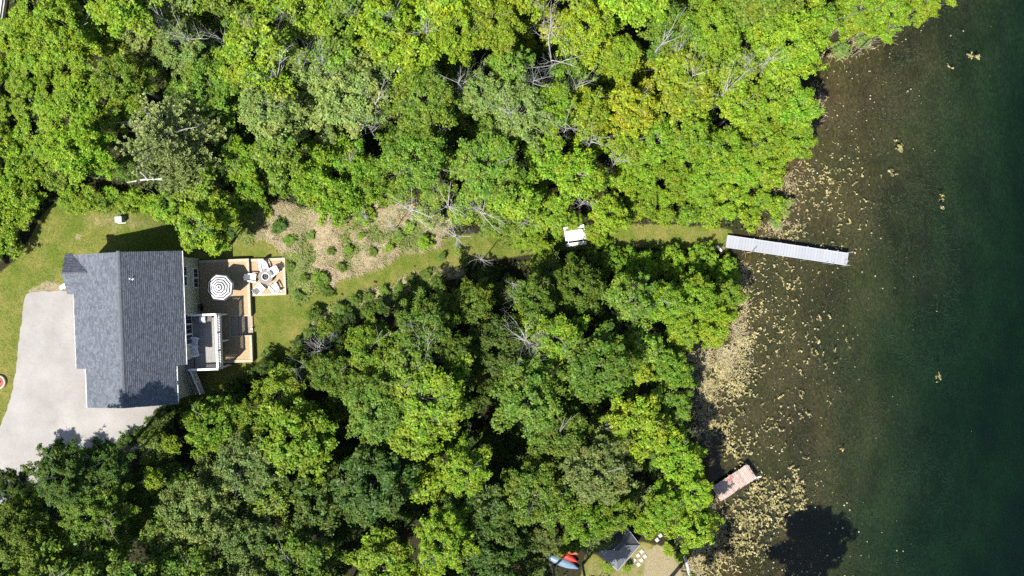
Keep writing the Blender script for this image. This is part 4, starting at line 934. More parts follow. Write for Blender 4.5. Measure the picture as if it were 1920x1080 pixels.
CLS = {'y': ('yellow green', (0.168, 0.262, 0.014)), 'b': ('bright green', (0.152, 0.255, 0.015)), 'm': ('mid green', (0.118, 0.200, 0.018)),
       'g': ('grey green', (0.155, 0.220, 0.050)), 'd': ('dark green', (0.070, 0.130, 0.015)), 'o': ('golden green', (0.188, 0.248, 0.014)), 'x': ('dark green', (0.070, 0.130, 0.015))}  # x: shaded gaps, their shade put into the leaf colour
CELLS = ["bygmbmyyoyymybbbb", "bbxmggmmmyobybbbb", "mbxmmgmmbybbbbbbb", "bbbbmmgbbybbbbbbb", "bbbbmmmxmmbbbbbbb", "ddddmmmxymmmbbbbb", "dddbymyxmymdbbbbb", "ddmgmdydmgybbbbbb", "mmmgmdydmbbbbbbbb"]
CLEAR = [
 [(-60, 530), (40, 478), (78, 404), (112, 397), (205, 407), (284, 404), (302, 430), (350, 447), (378, 480), (400, 482), (432, 468), (442, 450), (470, 410), (520, 388), (560, 395), (640, 410), (700, 380), (770, 395), (830, 435),
  (860, 448), (930, 460), (960, 468), (960, 484), (860, 494), (835, 515), (720, 545), (640, 575), (600, 590), (570, 620), (560, 652), (520, 676), (470, 694), (430, 705), (390, 735), (345, 762), (330, 772), (285, 790), (240, 815), (150, 845), (60, 890), (-60, 930)],
 [(1165, 428), (1372, 432), (1372, 460), (1340, 456), (1240, 451), (1165, 454)],
 [(1050, 430), (1100, 426), (1104, 457), (1050, 462)],
 [(1815, -60), (1812, 5), (1762, 38), (1700, 42), (1680, 86), (1640, 75), (1565, 100), (1545, 150), (1540, 185), (1545, 225), (1500, 310), (1465, 350), (1490, 410), (1400, 437), (1364, 440), (1362, 470), (1395, 500), (1400, 540), (1380, 597), (1370, 652), (1320, 654), (1286, 640), (1296, 700), (1302, 770),
  (1312, 860), (1345, 907), (1334, 930), (1352, 960), (1340, 1015), (1290, 1045), (1240, 1015), (1206, 1012), (1200, 990), (1176, 985), (1117, 1034), (1150, 1080), (1160, 1160), (1400, 1160), (2100, 1160), (2100, -60)],
 [(1020, 1038), (1050, 1030), (1090, 1034), (1092, 1068), (1050, 1062)],
 [(-60, -60), (16, -60), (6, 100), (-60, 120)],
]
HEDGE = [(1165, 345), (1250, 335), (1340, 330), (1440, 345), (1478, 385), (1470, 412), (1400, 432), (1365, 432), (1165, 425)]
LIT = [[(440, 440), (520, 420), (700, 390), (840, 440), (940, 452), (960, 470), (850, 488), (835, 505), (720, 535), (640, 565), (585, 600), (560, 640), (500, 665), (470, 660)],
       [(1060, 425), (1180, 420), (1372, 424), (1372, 445), (1170, 440), (1060, 440)], [(1364, 425), (1600, 470), (1600, 510), (1364, 475)],
       [(60, 540), (340, 470), (340, 690), (250, 700), (170, 790), (0, 870), (0, 700)], [(1364, 870), (1400, 860), (1425, 900), (1370, 940)]]
ALLT = []                                  # (root, px, py, class, kind, r)
def place_tree(px, py, rpx, cls, h=None, proto=None, kind='tree', name=None, label=None, jit=0.12, grow=1.0):
    rm = rpx / PPM
    if h is None: h = 3.4 + 2.0 * rm + rnd.uniform(-0.8, 1.6)
    zc = max(h - 0.75 * rm, 0.45 * h)
    for _ in range(3):
        p = P(px, py, zc); g = float(zg(p.x, p.y)); p = P(px, py, zc + g)
    g = max(g, WATER_Z - 0.1)
    rm = rpx * (H - zc - g) / H / PPM
    if proto is None:
        big = rm > 3.3; sm = rm < 2.1
        fine = cls in 'g' or rnd.random() < 0.25
        proto = ('fine_l' if fine else 'maple_l') if big else ('fine' if fine and not sm else ('maple_s' if sm else 'maple'))
    Rp, me = rnd.choice(PROTO[proto]); s = rm / Rp / 0.98
    isb = proto in ('shrub', 'thicket')
    nm = name or ('bush' if isb else ('pine_tree' if proto == 'pine' else 'leafy_tree'))
    root = thing(nm, Vector((p.x, p.y, g)), rnd.uniform(0, 6.28), label or 'x', 'bush' if isb else 'tree')
    c = link("foliage" if isb else "crown", me, root, (0, 0, zc)); sx_ = grow; flat_ = 0.62 if proto == 'shrub' and h < 1.6 else 1.0; c.scale = (s * sx_ * rnd.uniform(0.94, 1.06), s * sx_ * rnd.uniform(0.94, 1.06), s * flat_ * rnd.uniform(0.85, 1.1))
    base = CLS[cls][1]; v = rnd.uniform(1 - jit, 1 + jit) * ((0.80 if cls in 'yo' else 0.70) if py > 470 and px < 1170 else 0.95); hj = rnd.uniform(-0.1, 0.1)   # leaf colour is scaled down across the lower wood
    c.color = (base[0] * v * (1 + hj), base[1] * v, base[2] * v, 1)
    tm = link("stem" if isb else "trunk", rnd.choice(TRUNKS), root); tm.scale = (s * Rp / 3.0, s * Rp / 3.0, max(zc, 0.3) / 6.0)
    ALLT.append((root, px, py, cls, 'bush' if isb else nm.replace('_', ' '), rpx, label is not None)); return root
def cap_h(px, py, h, r=0.0):
    """lower a tree until its shadow stays off the ground that lies in sun in the photograph"""
    p = P(px, py, h * 0.7); gx, gy = 960 + p.x * PPM, 540 - p.y * PPM
    zz = 0.8
    while zz < h:
        x, y = gx + SHX * PPM * zz, gy - SHY * PPM * zz
        for xo, yo, k in ((0, 0, 1.0), (0, -0.75 * r, 0.7), (0.6 * r, -0.5 * r, 0.7), (-0.6 * r, -0.5 * r, 0.7)):
            if zz > h * k and r: continue
            for L_ in LIT:
                if poly_sd(L_, np.array([x + xo]), np.array([y + yo]))[0] < 0: return max(1.4, zz)
        zz += 0.4
    return h

# trees that stand out, placed one by one (crown centre in the photograph, radius, class, height)
place_tree(305, 262, 92, 'g', 15.0, 'pine', label="large grey green pine with feathery boughs above the house").children[0].color = (0.30, 0.36, 0.135, 1)
place_tree(285, 322, 34, 'g', 7.0, 'pine', label="small grey green pine just below the large pine").children[0].color = (0.25, 0.31, 0.11, 1)
HAND = [
 (372, 420, 52, 'b', 8.5, 'maple', "bright green maple leaning over the upper right corner of the house roof"),
 (318, 385, 40, 'b', 6.5, 'maple', None), (400, 452, 28, 'b', 6.0, 'maple_s', None), (410, 395, 40, 'b', 7.0, 'maple', None),
 (640, 330, 92, 'b', 6.0, 'fine_l', "broad round fine leaved tree above the dry meadow"), (590, 345, 50, 'b', 5.0, 'fine', None), (700, 330, 45, 'm', 5.5, 'fine', None),
 (455, 300, 42, 'b', 7.5, 'maple', None), (470, 350, 38, 'b', 5.0, 'maple', None),
 (130, 60, 70, 'y', 9.0, 'maple_l', "tall yellow green tree with orange tips near the top left corner"),
 (155, 285, 62, 'b', 8.5, 'maple_l', None), (235, 150, 55, 'm', 9.0, 'fine', None), (345, 90, 62, 'g', 9.5, 'fine_l', None),
 (980, 210, 68, 'g', 11.0, 'fine_l', "round grey green feathery tree in the middle of the upper wood"),
 (905, 175, 45, 'g', 10.0, 'fine', None), (860, 60, 62, 'y', 11.0, 'maple_l', None), (925, 45, 58, 'o', 11.0, 'maple_l', "tall golden tipped tree at the top edge, left of the bare grey trees"),
 (1100, 60, 66, 'y', 11.0, 'maple_l', None), (1165, 110, 45, 'y', 10.5, 'maple', None), (1040, 200, 52, 'y', 10.5, 'maple', None), (1110, 210, 50, 'o', 10.5, 'maple', None), (1185, 200, 52, 'o', 11.0, 'maple', None),
 (1265, 60, 58, 'm', 10.5, 'fine', None), (1330, 60, 70, 'b', 11.0, 'fine_l', None), (1470, 90, 88, 'y', 11.0, 'fine_l', "broad pale yellow green tree right of the upper middle, close to the lake"),
 (1540, 40, 40, 'b', 9.5, 'maple', None), (1610, 22, 52, 'b', 9.5, 'maple', None), (1665, 25, 42, 'b', 9.0, 'maple', None), (1660, 62, 22, 'y', 8.5, 'maple_s', None), (1730, 5, 36, 'y', 9.0, 'maple', "bright yellow green tree reaching furthest right over the lake at top edge"), (1780, -12, 26, 'y', 8.5, 'maple_s', None),
 (1490, 205, 52, 'b', 8.5, 'maple', "bright green tree overhanging the lake right of the upper wood"), (1440, 190, 45, 'b', 9.0, 'maple', None), (1490, 265, 42, 'b', 7.5, 'maple', None), (1430, 265, 45, 'b', 8.0, 'fine', None), (1385, 205, 45, 'y', 9.0, 'maple', None),
 (1360, 280, 50, 'y', 8.5, 'maple', None), (1300, 260, 48, 'b', 9.0, 'maple', None), (1445, 320, 36, 'y', 5.0, 'maple_s', None),
 (1085, 330, 55, 'y', 9.0, 'maple', None), (1140, 400, 40, 'y', 6.0, 'maple', "yellow green tree hanging over the right end of the picnic table"), (1035, 400, 42, 'b', 6.5, 'maple', None), (1125, 455, 16, 'y', 3.0, 'maple_s', None), (1112, 436, 17, 'y', 3.4, 'maple_s', None),
 (985, 440, 38, 'b', 4.5, 'fine', None), (1020, 468, 22, 'b', 2.2, 'maple_s', None), (930, 420, 34, 'm', 4.5, 'fine', None), (872, 400, 30, 'b', 4.5, 'maple_s', None), (800, 400, 30, 'g', 3.8, 'maple_s', None),
 (797, 455, 17, 'b', 3.2, 'maple_s', "thin sapling with a pale forked stem on the mown path"),
 (500, 690, 24, 'd', 2.6, 'maple_s', None), (530, 740, 52, 'y', 8.0, 'maple', "yellow green tree nearest the lawn at the lower right of the house"), (620, 700, 48, 'm', 8.5, 'fine', None),
 (700, 650, 55, 'b', 9.5, 'maple', None), (405, 800, 62, 'b', 8.5, 'maple', "bright green maple below the house stairs"), (480, 790, 46, 'b', 8.5, 'maple', None),
 (290, 900, 24, 'y', 6.5, 'maple_s', "small yellow green sapling among darker trees at the lower left"), (320, 830, 20, 'y', 6.0, 'maple_s', None),
 (120, 888, 62, 'd', 15.0, 'maple_l', "dark green tree hanging over the bottom end of the driveway"), (195, 865, 44, 'd', 13.0, 'maple', None), (20, 905, 30, 'd', 6.5, 'maple', None), (40, 1000, 80, 'm', 10.5, 'fine_l', None), (180, 960, 72, 'm', 10.0, 'fine_l', None),
 (390, 960, 88, 'g', 11.0, 'fine_l', "large grey green fine leaved tree near the bottom edge, left of centre"), (470, 1010, 60, 'g', 10.5, 'fine', None),
 (1080, 545, 66, 'm', 6.5, 'fine_l', "large round mid green tree below the picnic table"), (1000, 560, 50, 'm', 8.5, 'maple', None), (885, 570, 46, 'm', 6.5, 'fine', None), (850, 660, 40, 'm', 9.0, 'fine', None),
 (1200, 500, 38, 'b', 3.0, 'fine', None), (1258, 492, 36, 'b', 2.8, 'maple', None), (1318, 488, 33, 'b', 2.8, 'maple', None), (1360, 510, 32, 'b', 4.0, 'maple', None), (1365, 555, 34, 'm', 4.6, 'maple', None), (1150, 492, 30, 'b', 2.6, 'maple', None), (1110, 480, 20, 'm', 2.0, 'maple_s', None), (1210, 308, 42, 'b', 5.5, 'maple', None), (1262, 318, 34, 'b', 5.0, 'fine', None), (1330, 325, 36, 'b', 4.5, 'maple', None), (1398, 325, 34, 'b', 4.5, 'maple', None), (1172, 335, 34, 'y', 5.0, 'maple', None), (1232, 262, 46, 'b', 8.0, 'maple', None), (1178, 268, 42, 'y', 8.0, 'maple', None), (1300, 345, 26, 'b', 3.0, 'fine', None), (1215, 355, 26, 'b', 3.0, 'fine', None),
 (1300, 560, 52, 'b', 6.5, 'fine', None), (1335, 605, 42, 'y', 5.5, 'fine', "bright yellow green tree on the point of shore below the long dock"), (1245, 570, 50, 'b', 7.5, 'fine', None), (1280, 620, 36, 'b', 6.0, 'fine', None),
 (1205, 700, 24, 'o', 8.0, 'maple_s', "small golden yellow tree at the right of the lower wood"), (1255, 690, 48, 'm', 7.0, 'fine', None), (1262, 760, 40, 'm', 7.0, 'maple', None), (1270, 860, 52, 'b', 8.0, 'maple', None), (1300, 920, 40, 'y', 7.5, 'maple', None),
 (1300, 985, 46, 'b', 7.0, 'maple', "bright green tree leaning over the lower shore below the old dock"), (1240, 950, 48, 'b', 8.0, 'maple', None), (1215, 985, 26, 'y', 5.5, 'maple_s', None),
 (1100, 975, 50, 'b', 7.5, 'maple', None), (1150, 960, 45, 'b', 7.5, 'maple', None), (1110, 1008, 30, 'g', 4.5, 'maple_s', None), (1020, 1010, 34, 'g', 6.0, 'fine', None), (1000, 1060, 30, 'g', 4.5, 'fine', None),
 (1050, 1020, 22, 'b', 4.0, 'maple_s', None), (1076, 1020, 16, 'b', 3.6, 'maple_s', None), (1063, 1023, 15, 'b', 3.2, 'maple_s', None), (1128, 1010, 22, 'g', 4.5, 'maple_s', None), (1076, 419, 17, 'b', 3.8, 'maple_s', None), (1080, 1022, 15, 'b', 3.2, 'maple_s', None),
 (830, 1010, 60, 'y', 12.0, 'maple_l', "tall yellow green tree with drooping boughs near the bottom centre"), (870, 880, 52, 'y', 11.0, 'maple', None),
]
for a in HAND:
    x_, y_, r_, c_, h_, p_, l_ = a
    if x_ > 560 and 440 < y_ < 640: h_ = min(h_, cap_h(x_, y_, h_, r_))
    place_tree(x_, y_, r_, c_, h_, p_, label=l_)
SHRUBS = [(545, 452, 13, 'm'), (522, 424, 17, 'd'), (583, 440, 9, 'm'), (603, 522, 20, 'b'), (612, 548, 15, 'm'), (570, 520, 12, 'm'), (652, 467, 9, 'b'), (676, 442, 10, 'b'), (690, 398, 16, 'b'), (716, 380, 14, 'b'), (745, 440, 16, 'm'),
          (766, 424, 14, 'b'), (560, 552, 14, 'm'), (640, 500, 11, 'm'), (700, 470, 10, 'm'), (730, 465, 11, 'y'), (545, 500, 11, 'm'), (620, 470, 9, 'm'),
          (590, 592, 15, 'm'), (612, 615, 18, 'b'), (580, 628, 14, 'm'), (640, 578, 13, 'm'), (664, 562, 11, 'm'), (692, 557, 15, 'm'), (722, 548, 14, 'b'), (748, 538, 12, 'm'), (772, 528, 14, 'm'), (800, 514, 13, 'm'), (556, 645, 12, 'd'), (600, 642, 18, 'm'),
          (634, 606, 15, 'd'), (655, 598, 14, 'd'), (690, 582, 15, 'm'), (720, 574, 16, 'd'), (750, 562, 15, 'm'), (780, 550, 16, 'm'), (665, 628, 17, 'd'), (630, 634, 15, 'd'), (820, 530, 18, 'm'), (460, 400, 16, 'm'), (480, 380, 16, 'm'), (450, 430, 14, 'm'), (430, 440, 13, 'd'), (500, 402, 12, 'y'),
          (440, 722, 16, 'd'), (470, 705, 15, 'd'), (415, 745, 18, 'd'), (455, 750, 20, 'd'), (372, 760, 18, 'd'), (345, 785, 17, 'd'), (395, 770, 16, 'd'), (310, 800, 18, 'd'), (270, 815, 18, 'd'), (500, 668, 14, 'm'), (235, 828, 16, 'd'), (303, 778, 17, 'd'), (322, 768, 15, 'd'), (285, 795, 15, 'd'), (520, 690, 16, 'm'),
          (830, 480, 10, 'm'), (856, 468, 11, 'b'), (870, 490, 12, 'm'), (1378, 545, 12, 'm'), (1372, 588, 12, 'y'), (1345, 640, 12, 'y'), (1470, 400, 14, 'g'), (1455, 420, 12, 'g'), (1580, 92, 18, 'g'), (1620, 78, 16, 'g'), (1480, 380, 14, 'g'), (1300, 720, 12, 'm'),
          (1140, 1060, 9, 'y'), (1175, 1066, 8, 'y'), (1255, 1030, 12, 'y'), (1275, 1045, 10, 'y')]
for (x_, y_, r_, c_) in SHRUBS:
    place_tree(x_ + rnd.uniform(-2, 2), y_ + rnd.uniform(-2, 2), r_ * (rnd.uniform(0.75, 1.05) if y_ < 560 else 1.15), c_, (0.40 + r_ * 0.045) if y_ < 560 and x_ < 900 else (0.6 + r_ * 0.07), 'shrub')
# hedge and bush masses: closely set bushes
def fill(poly, rlo, rhi, hfun, cls, proto, sp, tries=900):
    pts = [(t_[1], t_[2], t_[5]) for t_ in ALLT]
    xs = [p[0] for p in poly]; ys = [p[1] for p in poly]; out = 0
    for _ in range(tries):
        x, y, r = rnd.uniform(min(xs), max(xs)), rnd.uniform(min(ys), max(ys)), rnd.uniform(rlo, rhi)
        if poly_sd(poly, np.array([x]), np.array([y]))[0] > -r * 0.75: continue
        if any((x - a) ** 2 + (y - c) ** 2 < (sp * (r + q)) ** 2 for a, c, q in pts): continue
        place_tree(x, y, r, cls if len(cls) == 1 else rnd.choice(cls), hfun(), proto); pts.append((x, y, r)); out += 1
    return out
fill(HEDGE, 20, 30, lambda: rnd.uniform(2.0, 2.8), 'bbby', 'shrub', 0.54)
fill([(-40, 345), (60, 350), (95, 380), (80, 402), (42, 474), (0, 508), (-40, 520)], 24, 33, lambda: rnd.uniform(2.4, 3.2), 'bbb', 'shrub', 0.52)
fill([(100, 345), (200, 350), (300, 348), (300, 398), (205, 404), (112, 393), (85, 395)], 18, 26, lambda: rnd.uniform(1.6, 2.4), 'bbm', 'shrub', 0.55)
fill([(8, 5), (110, 0), (130, 120), (140, 200), (110, 300), (60, 380), (-30, 385), (-30, 130)], 18, 27, lambda: rnd.uniform(1.3, 2.2), 'bby', 'shrub', 0.56)
# the rest of the wood; openings between the crowns hold low growth, dark leaf colour painting their deep shade
GAPS = [(905, 580, 42), (880, 532, 30), (320, 178, 48), (388, 240, 38), (430, 345, 32), (740, 240, 38), (862, 268, 28), (1012, 118, 34), (905, 775, 44), (962, 830, 32), (760, 960, 46), (690, 1000, 38), (545, 905, 28), (1150, 620, 26), (1110, 765, 26), (560, 262, 30), (600, 650, 26), (1215, 855, 30), (270, 1045, 34), (1010, 690, 26), (1200, 290, 18), (640, 860, 30)]
pts = [(t_[1], t_[2], t_[5]) for t_ in ALLT]
for (rlo, rhi, sp, tries) in ((54, 74, 0.74, 2500), (38, 54, 0.70, 4000), (25, 36, 0.64, 6000)):
    XS = np.array([rnd.uniform(-40, 1960) for _ in range(tries)]); YS = np.array([rnd.uniform(-40, 1120) for _ in range(tries)])
    sds = np.min([poly_sd(c, XS, YS) for c in CLEAR], 0); hd = poly_sd(HEDGE, XS, YS)
    for x, y, d_, hh in zip(XS, YS, sds, hd):
        r = rnd.uniform(rlo, rhi)
        if d_ < r * 0.9 or hh < r * 0.45 or (r >= 37 and sum(1 for t_ in ALLT if t_[4] != 'bush') > 286) or (r < 37 and sum(1 for t_ in ALLT if t_[4] == 'bush') > 286): continue
        if any((x - a) ** 2 + (y - c) ** 2 < (sp * (r + q)) ** 2 for a, c, q in pts): continue
        gp = [1 for gx_, gy_, gr_ in GAPS if (x - gx_) ** 2 + (y - gy_) ** 2 < (gr_ + 0.45 * r) ** 2]
        if gp and r > 30: continue
        cls = CELLS[min(8, max(0, int(y / 120)))][min(15, max(0, int(x / 120)))]
        h_ = None
        base_h = 4.2 + 2.0 * r / PPM + rnd.uniform(-0.8, 1.8)
        if cls == 'x': base_h *= 0.6
        if cls == 'd': base_h *= 0.85
        if gp: base_h = rnd.uniform(1.6, 2.8); cls = 'd'
        if x < 160 and y < 390: base_h *= 0.6
        under = r < 37
        place_tree(x, y, r, cls, min(base_h * (0.62 if under else 1), cap_h(x, y, base_h, r * 0.8 if y > 440 else 0)), 'thicket' if under else None, grow=1.2 if d_ > r * 1.5 and hh > r else 1.0); pts.append((x, y, r))
# tall tree just below the photo whose shadow lies on the lake
place_tree(1503, 1233, 85, 'm', 15.0, 'maple_l', label="tall tree below the bottom photo edge whose shadow darkens the lake"); place_tree(1290, 1150, 60, 'm', 11.0, 'maple_l', label="shore tree below the photo edge, left of the tall shading one")

# dead trees and bare limbs
DEAD = [(800, 62, 30, 10), (1035, 55, 38, 10.5), (1020, 22, 22, 10), (1036, 112, 42, 10.5), (1240, 78, 34, 12), (858, 158, 30, 10.5), (1085, 158, 24, 11), (700, 192, 36, 9.5), (520, 135, 46, 10.5), (345, 62, 34, 11), (955, 212, 28, 12),
        (820, 320, 38, 7.5), (858, 298, 28, 8), (1062, 232, 25, 11.5), (1112, 262, 24, 11), (1368, 162, 34, 10.5), (905, 398, 40, 5.5), (950, 380, 28, 6.5), (770, 392, 42, 5.0), (838, 385, 38, 6), (852, 440, 34, 4.5), (800, 655, 42, 9.5), (985, 640, 40, 9.5),
        (960, 535, 30, 6.0), (1182, 572, 26, 8), (600, 655, 26, 6), (622, 625, 18, 4), (385, 425, 22, 9.0), (440, 302, 24, 8.0), (990, 770, 22, 9.5), (268, 1055, 34, 8.0), (600, 110, 30, 11), (660, 15, 26, 10.5), (1300, 145, 30, 11), (680, 400, 22, 3.5),
        (562, 118, 26, 10.5), (622, 142, 26, 10), (480, 50, 24, 10.5), (415, 78, 24, 10.5), (728, 28, 22, 11), (1002, 152, 26, 11), (1272, 98, 24, 11.5), (1402, 122, 24, 11), (1160, 300, 22, 9), (892, 342, 24, 8), (942, 302, 22, 9), (732, 425, 20, 2.5), (985, 418, 24, 4.5), (1095, 380, 22, 6.5),
        (682, 232, 24, 9.5), (1010, 622, 24, 9.5), (1062, 642, 24, 9.5), (752, 702, 24, 9.5), (560, 690, 22, 8), (822, 762, 22, 9.5), (1130, 802, 24, 8.5), (902, 482, 22, 4), (1442, 112, 22, 11), (540, 30, 24, 11), (300, 30, 22, 10), (655, 300, 18, 6), (1240, 560, 20, 7)]
DT = []
for (x_, y_, r_, h_) in DEAD:
    h_ += 1.2; r_ *= 1.15
    zc = h_ * 0.85; p = P(x_, y_, zc); g = float(zg(p.x, p.y)); p = P(x_, y_, zc + g)
    root = thing("dead_tree", Vector((p.x, p.y, g)), rnd.uniform(0, 6.28), 'x', 'dead tree', 'bare grey dead trees in the woods')
    tm = link("trunk", rnd.choice(DEADS), root); s = r_ / PPM / 2.5; tm.scale = (s, s, zc / 6.0)
    DT.append((root, x_, y_, 'z', 'dead tree', r_, False))
# bleached fallen trunk lying on the canopy by the pine
q0 = P(238, 340, 7.5); t = thing("fallen_trunk", Vector((q0.x, q0.y, float(zg(q0.x, q0.y)))), 0, "white bleached leaning trunk with forked limbs below the large pine", "dead tree")
m = MB(); o3 = t.location; e1 = P(305, 336, 7.9) - o3; e0 = P(238, 342, 7.2) - o3; f1 = P(255, 316, 8.4) - o3; f2 = P(277, 318, 8.6) - o3
m.tube([P(330, 345, 3.0) - o3 - Vector((0, 0, 2.4)), e1, e1.lerp(e0, 0.5) + Vector((0, 0.1, 0.1)), e0], [0.13, 0.11, 0.085, 0.03], 7)
m.build("trunk", DEADWOOD, t)
for fa, fb in ((0.25, f2), (0.4, f1)):
    s0 = e1.lerp(e0, fa); MB().tube([s0, s0.lerp(fb, 0.5) + Vector((0.1, 0, 0)), fb], [0.08, 0.06, 0.02], 6).build("limb", DEADWOOD, t)

# labels for the trees: what they look like and where they stand, made to single each one out
def where(px, py):
    north = py < 470 if px < 1050 else py < 435
    xf = ["far left", "left", "middle", "right", "far right"][min(4, max(0, int(px / (340 if north else 285))))]
    if north: band = "along the top edge" if py < 100 else ("halfway down the upper wood" if py < 235 else "on lower side of upper wood")
    else: band = "on upper side of lower wood" if py < 640 else ("in the middle of lower wood" if py < 800 else ("in the lower part of lower wood" if py < 960 else "along the bottom edge"))
    return band, xf
def bush_where(px, py):
    if px > 1160 and py < 440: return "in the hedge left of the long dock" if px > 1310 else "in the hedge right of picnic table", "upper" if py < 385 else "lower"
    if px < 160 and py < 520: return ("in the hedge by the left lawn", "") if py > 370 else ("by the left photo edge", ("very top" if py < 50 else "high up" if py < 110 else "above the middle" if py < 170 else "left of the pine" if py < 230 else "lower down" if py < 300 else "above the left lawn") + (", outer" if px < 60 else ", inner"))
    if py < 480 and px < 880 or (px < 590 and py < 575 and px > 430) or (py < 530 and px < 660 and px > 430):
        return ("between the house and dry meadow" if px < 515 else "near the fire pit terrace in the meadow" if px < 580 else "in the middle of the dry meadow" if px < 685 else "at the right end of the dry meadow"), ""
    if 545 < px < 860 and py < 655: return "below the mown path", ("close to the lawn" if px < 605 else "left part" if px < 660 else "middle part" if px < 725 else "right part")
    if px < 545: return ("beside the bottom of the house" if px < 350 else "by the house stairs" if px < 430 else "below the terrace lawn"), ""
    return where(px, py)
cells = {}
for e in ALLT + DT:
    if e[6]: continue
    size = '' if e[3] == 'z' or e[4] == 'bush' else ('broad ' if e[5] >= 46 else 'small ')
    cells.setdefault((e[3] if e[3] != 'x' else 'd', e[4], size, bush_where(e[1], e[2]) if e[4] == 'bush' else where(e[1], e[2])), []).append(e)
ORD = ["", "second", "third", "fourth", "fifth", "sixth", "seventh", "eighth", "ninth", "tenth", "eleventh", "twelfth", "thirteenth", "fourteenth", "fifteenth"]
NUM = ["zero", "one", "two", "three", "four", "five", "six", "seven", "eight", "nine", "ten", "eleven", "twelve", "thirteen", "fourteen", "fifteen", "sixteen"]
for (c_, k_, size, (band, xf)), es in cells.items():
    es.sort(key=lambda e: e[1]); cn = size + (CLS[c_][0] if c_ in CLS else "bare grey"); tail = f" {band}, {xf}" if xf else f" {band}"
    pl = {'bush': 'bushes', 'leafy tree': 'leafy trees', 'dead tree': 'dead trees', 'pine tree': 'pines'}[k_]; n = len(es)
    for i, e in enumerate(es):
        if n == 1: lab = f"{cn} {k_}{tail}"
        elif i == 0: lab = f"leftmost {cn} {k_}{tail}"
        elif i == n - 1: lab = f"rightmost {cn} {k_}{tail}"
        else: lab = f"{ORD[min(i, 14)]} {cn} {k_} from left{tail}".replace('on lower side of upper wood', 'low in upper wood')
        e[0]['label'] = lab
        e[0]['group'] = f"{CLS[c_][0]} {pl}" if c_ in CLS else 'bare grey dead trees in the woods'

# ------------------------------------------------------------------ grasses, reeds and floating plants (nobody could count them)
def blades(name, X, Y, Z, L, lean, m_, seed, wd=0.014, az=None, spread=0.6):
    """arching two-piece blades"""
    r = np.random.default_rng(seed); n = len(X); a = r.uniform(0, 2 * np.pi, n) if az is None else az + r.normal(size=n) * spread
    D = np.stack([np.cos(a), np.sin(a), np.zeros(n)], 1); S = np.stack([-np.sin(a), np.cos(a), np.zeros(n)], 1) * wd; Bp = np.stack([X, Y, Z], 1); Lc = np.asarray(L)[:, None]; ln = np.asarray(lean)[:, None]
    M = Bp + D * Lc * ln * 0.45 + np.array([0, 0, 1]) * Lc * (1 - ln * 0.55) * 0.6; T = Bp + D * Lc * ln + np.array([0, 0, 1]) * Lc * np.maximum(0.02, (1 - ln) * 0.75)
    V = np.stack([Bp - S, Bp + S, M + S, M - S, T + S * 0.25, T - S * 0.25], 1).reshape(-1, 3); k = np.arange(n)[:, None] * 6
    F = np.concatenate([k + np.array([[0, 1, 2, 3]]), k + np.array([[3, 2, 4, 5]])], 0)
    o = link(name, np_mesh(name, V, F, m_)); o['kind'] = 'stuff'; return o
def scatter(polys, n, seed, margin=0):
    r = np.random.default_rng(seed); xs = []; ys = []
    for pl in polys:
        P_ = np.array(pl); lo, hi = P_.min(0), P_.max(0); px = r.uniform(lo[0], hi[0], n * 3); py = r.uniform(lo[1], hi[1], n * 3); k = poly_sd(pl, px, py) < -margin; xs.append(px[k]); ys.append(py[k])
    px, py = np.concatenate(xs), np.concatenate(ys); i = r.permutation(len(px))[:n]; return px[i], py[i]
# meadow straw: tussocks
px, py = scatter([MEADOW, MEADOW, MEADOW2], 3200, 1)
keep = noise2(px, py, 26, 77) + 0.5 * noise2(px, py, 9, 78) > -0.03; px, py = px[keep], py[keep]
k = 34; r = np.random.default_rng(4); az = np.repeat(noise2(px, py, 40, 8) * 9 + r.normal(size=len(px)) * 0.5, k); PXs = np.repeat(px, k) + r.normal(size=len(px) * k) * 3.0; PYs = np.repeat(py, k) + r.normal(size=len(px) * k) * 3.0
x, y, z = gxy(PXs, PYs); n = len(x); blades("meadow_straw", x, y, z, r.uniform(0.35, 0.85, n), r.uniform(0.55, 1.0, n), STRAW, 5, 0.0105, az, 0.55)
px, py = scatter([MEADOW, MEADOW2, MEADOW2, [(430, 400), (480, 385), (470, 450), (430, 440)], [(540, 480), (562, 480), (575, 555), (552, 558)]], 4200, 2)
keep = (noise2(px, py, 30, 91) + 0.5 * noise2(px, py, 9, 92) > -0.02) | (noise2(px, py, 60, 93) > 0.12) | (px < 500); px, py = px[keep], py[keep]
PXs = np.repeat(px, 12) + r.normal(size=len(px) * 12) * 2.5; PYs = np.repeat(py, 12) + r.normal(size=len(px) * 12) * 2.5
x, y, z = gxy(PXs, PYs); n = len(x); blades("meadow_grass", x, y, z, r.uniform(0.35, 0.8, n), r.uniform(0.4, 0.95, n), STRAWGREEN, 6, 0.026)
# lawn: short tufts for relief
px, py = scatter([LAWN, LAWN], 9000, 3)
inh = (poly_sd(drp, px, py) < 2) | ((px > 120) & (px < 537) & (py > 470) & (py < 690)) & ~((px > 470) & (py > 558)); px, py = px[~inh], py[~inh]
PXs = np.repeat(px, 4) + r.normal(size=len(px) * 4) * 1.2; PYs = np.repeat(py, 4) + r.normal(size=len(px) * 4) * 1.2
x, y, z = gxy(PXs, PYs); n = len(x); blades("lawn_tufts", x, y, z, r.uniform(0.06, 0.14, n), r.uniform(0.4, 0.9, n), STRAWGREEN, 7, 0.018)

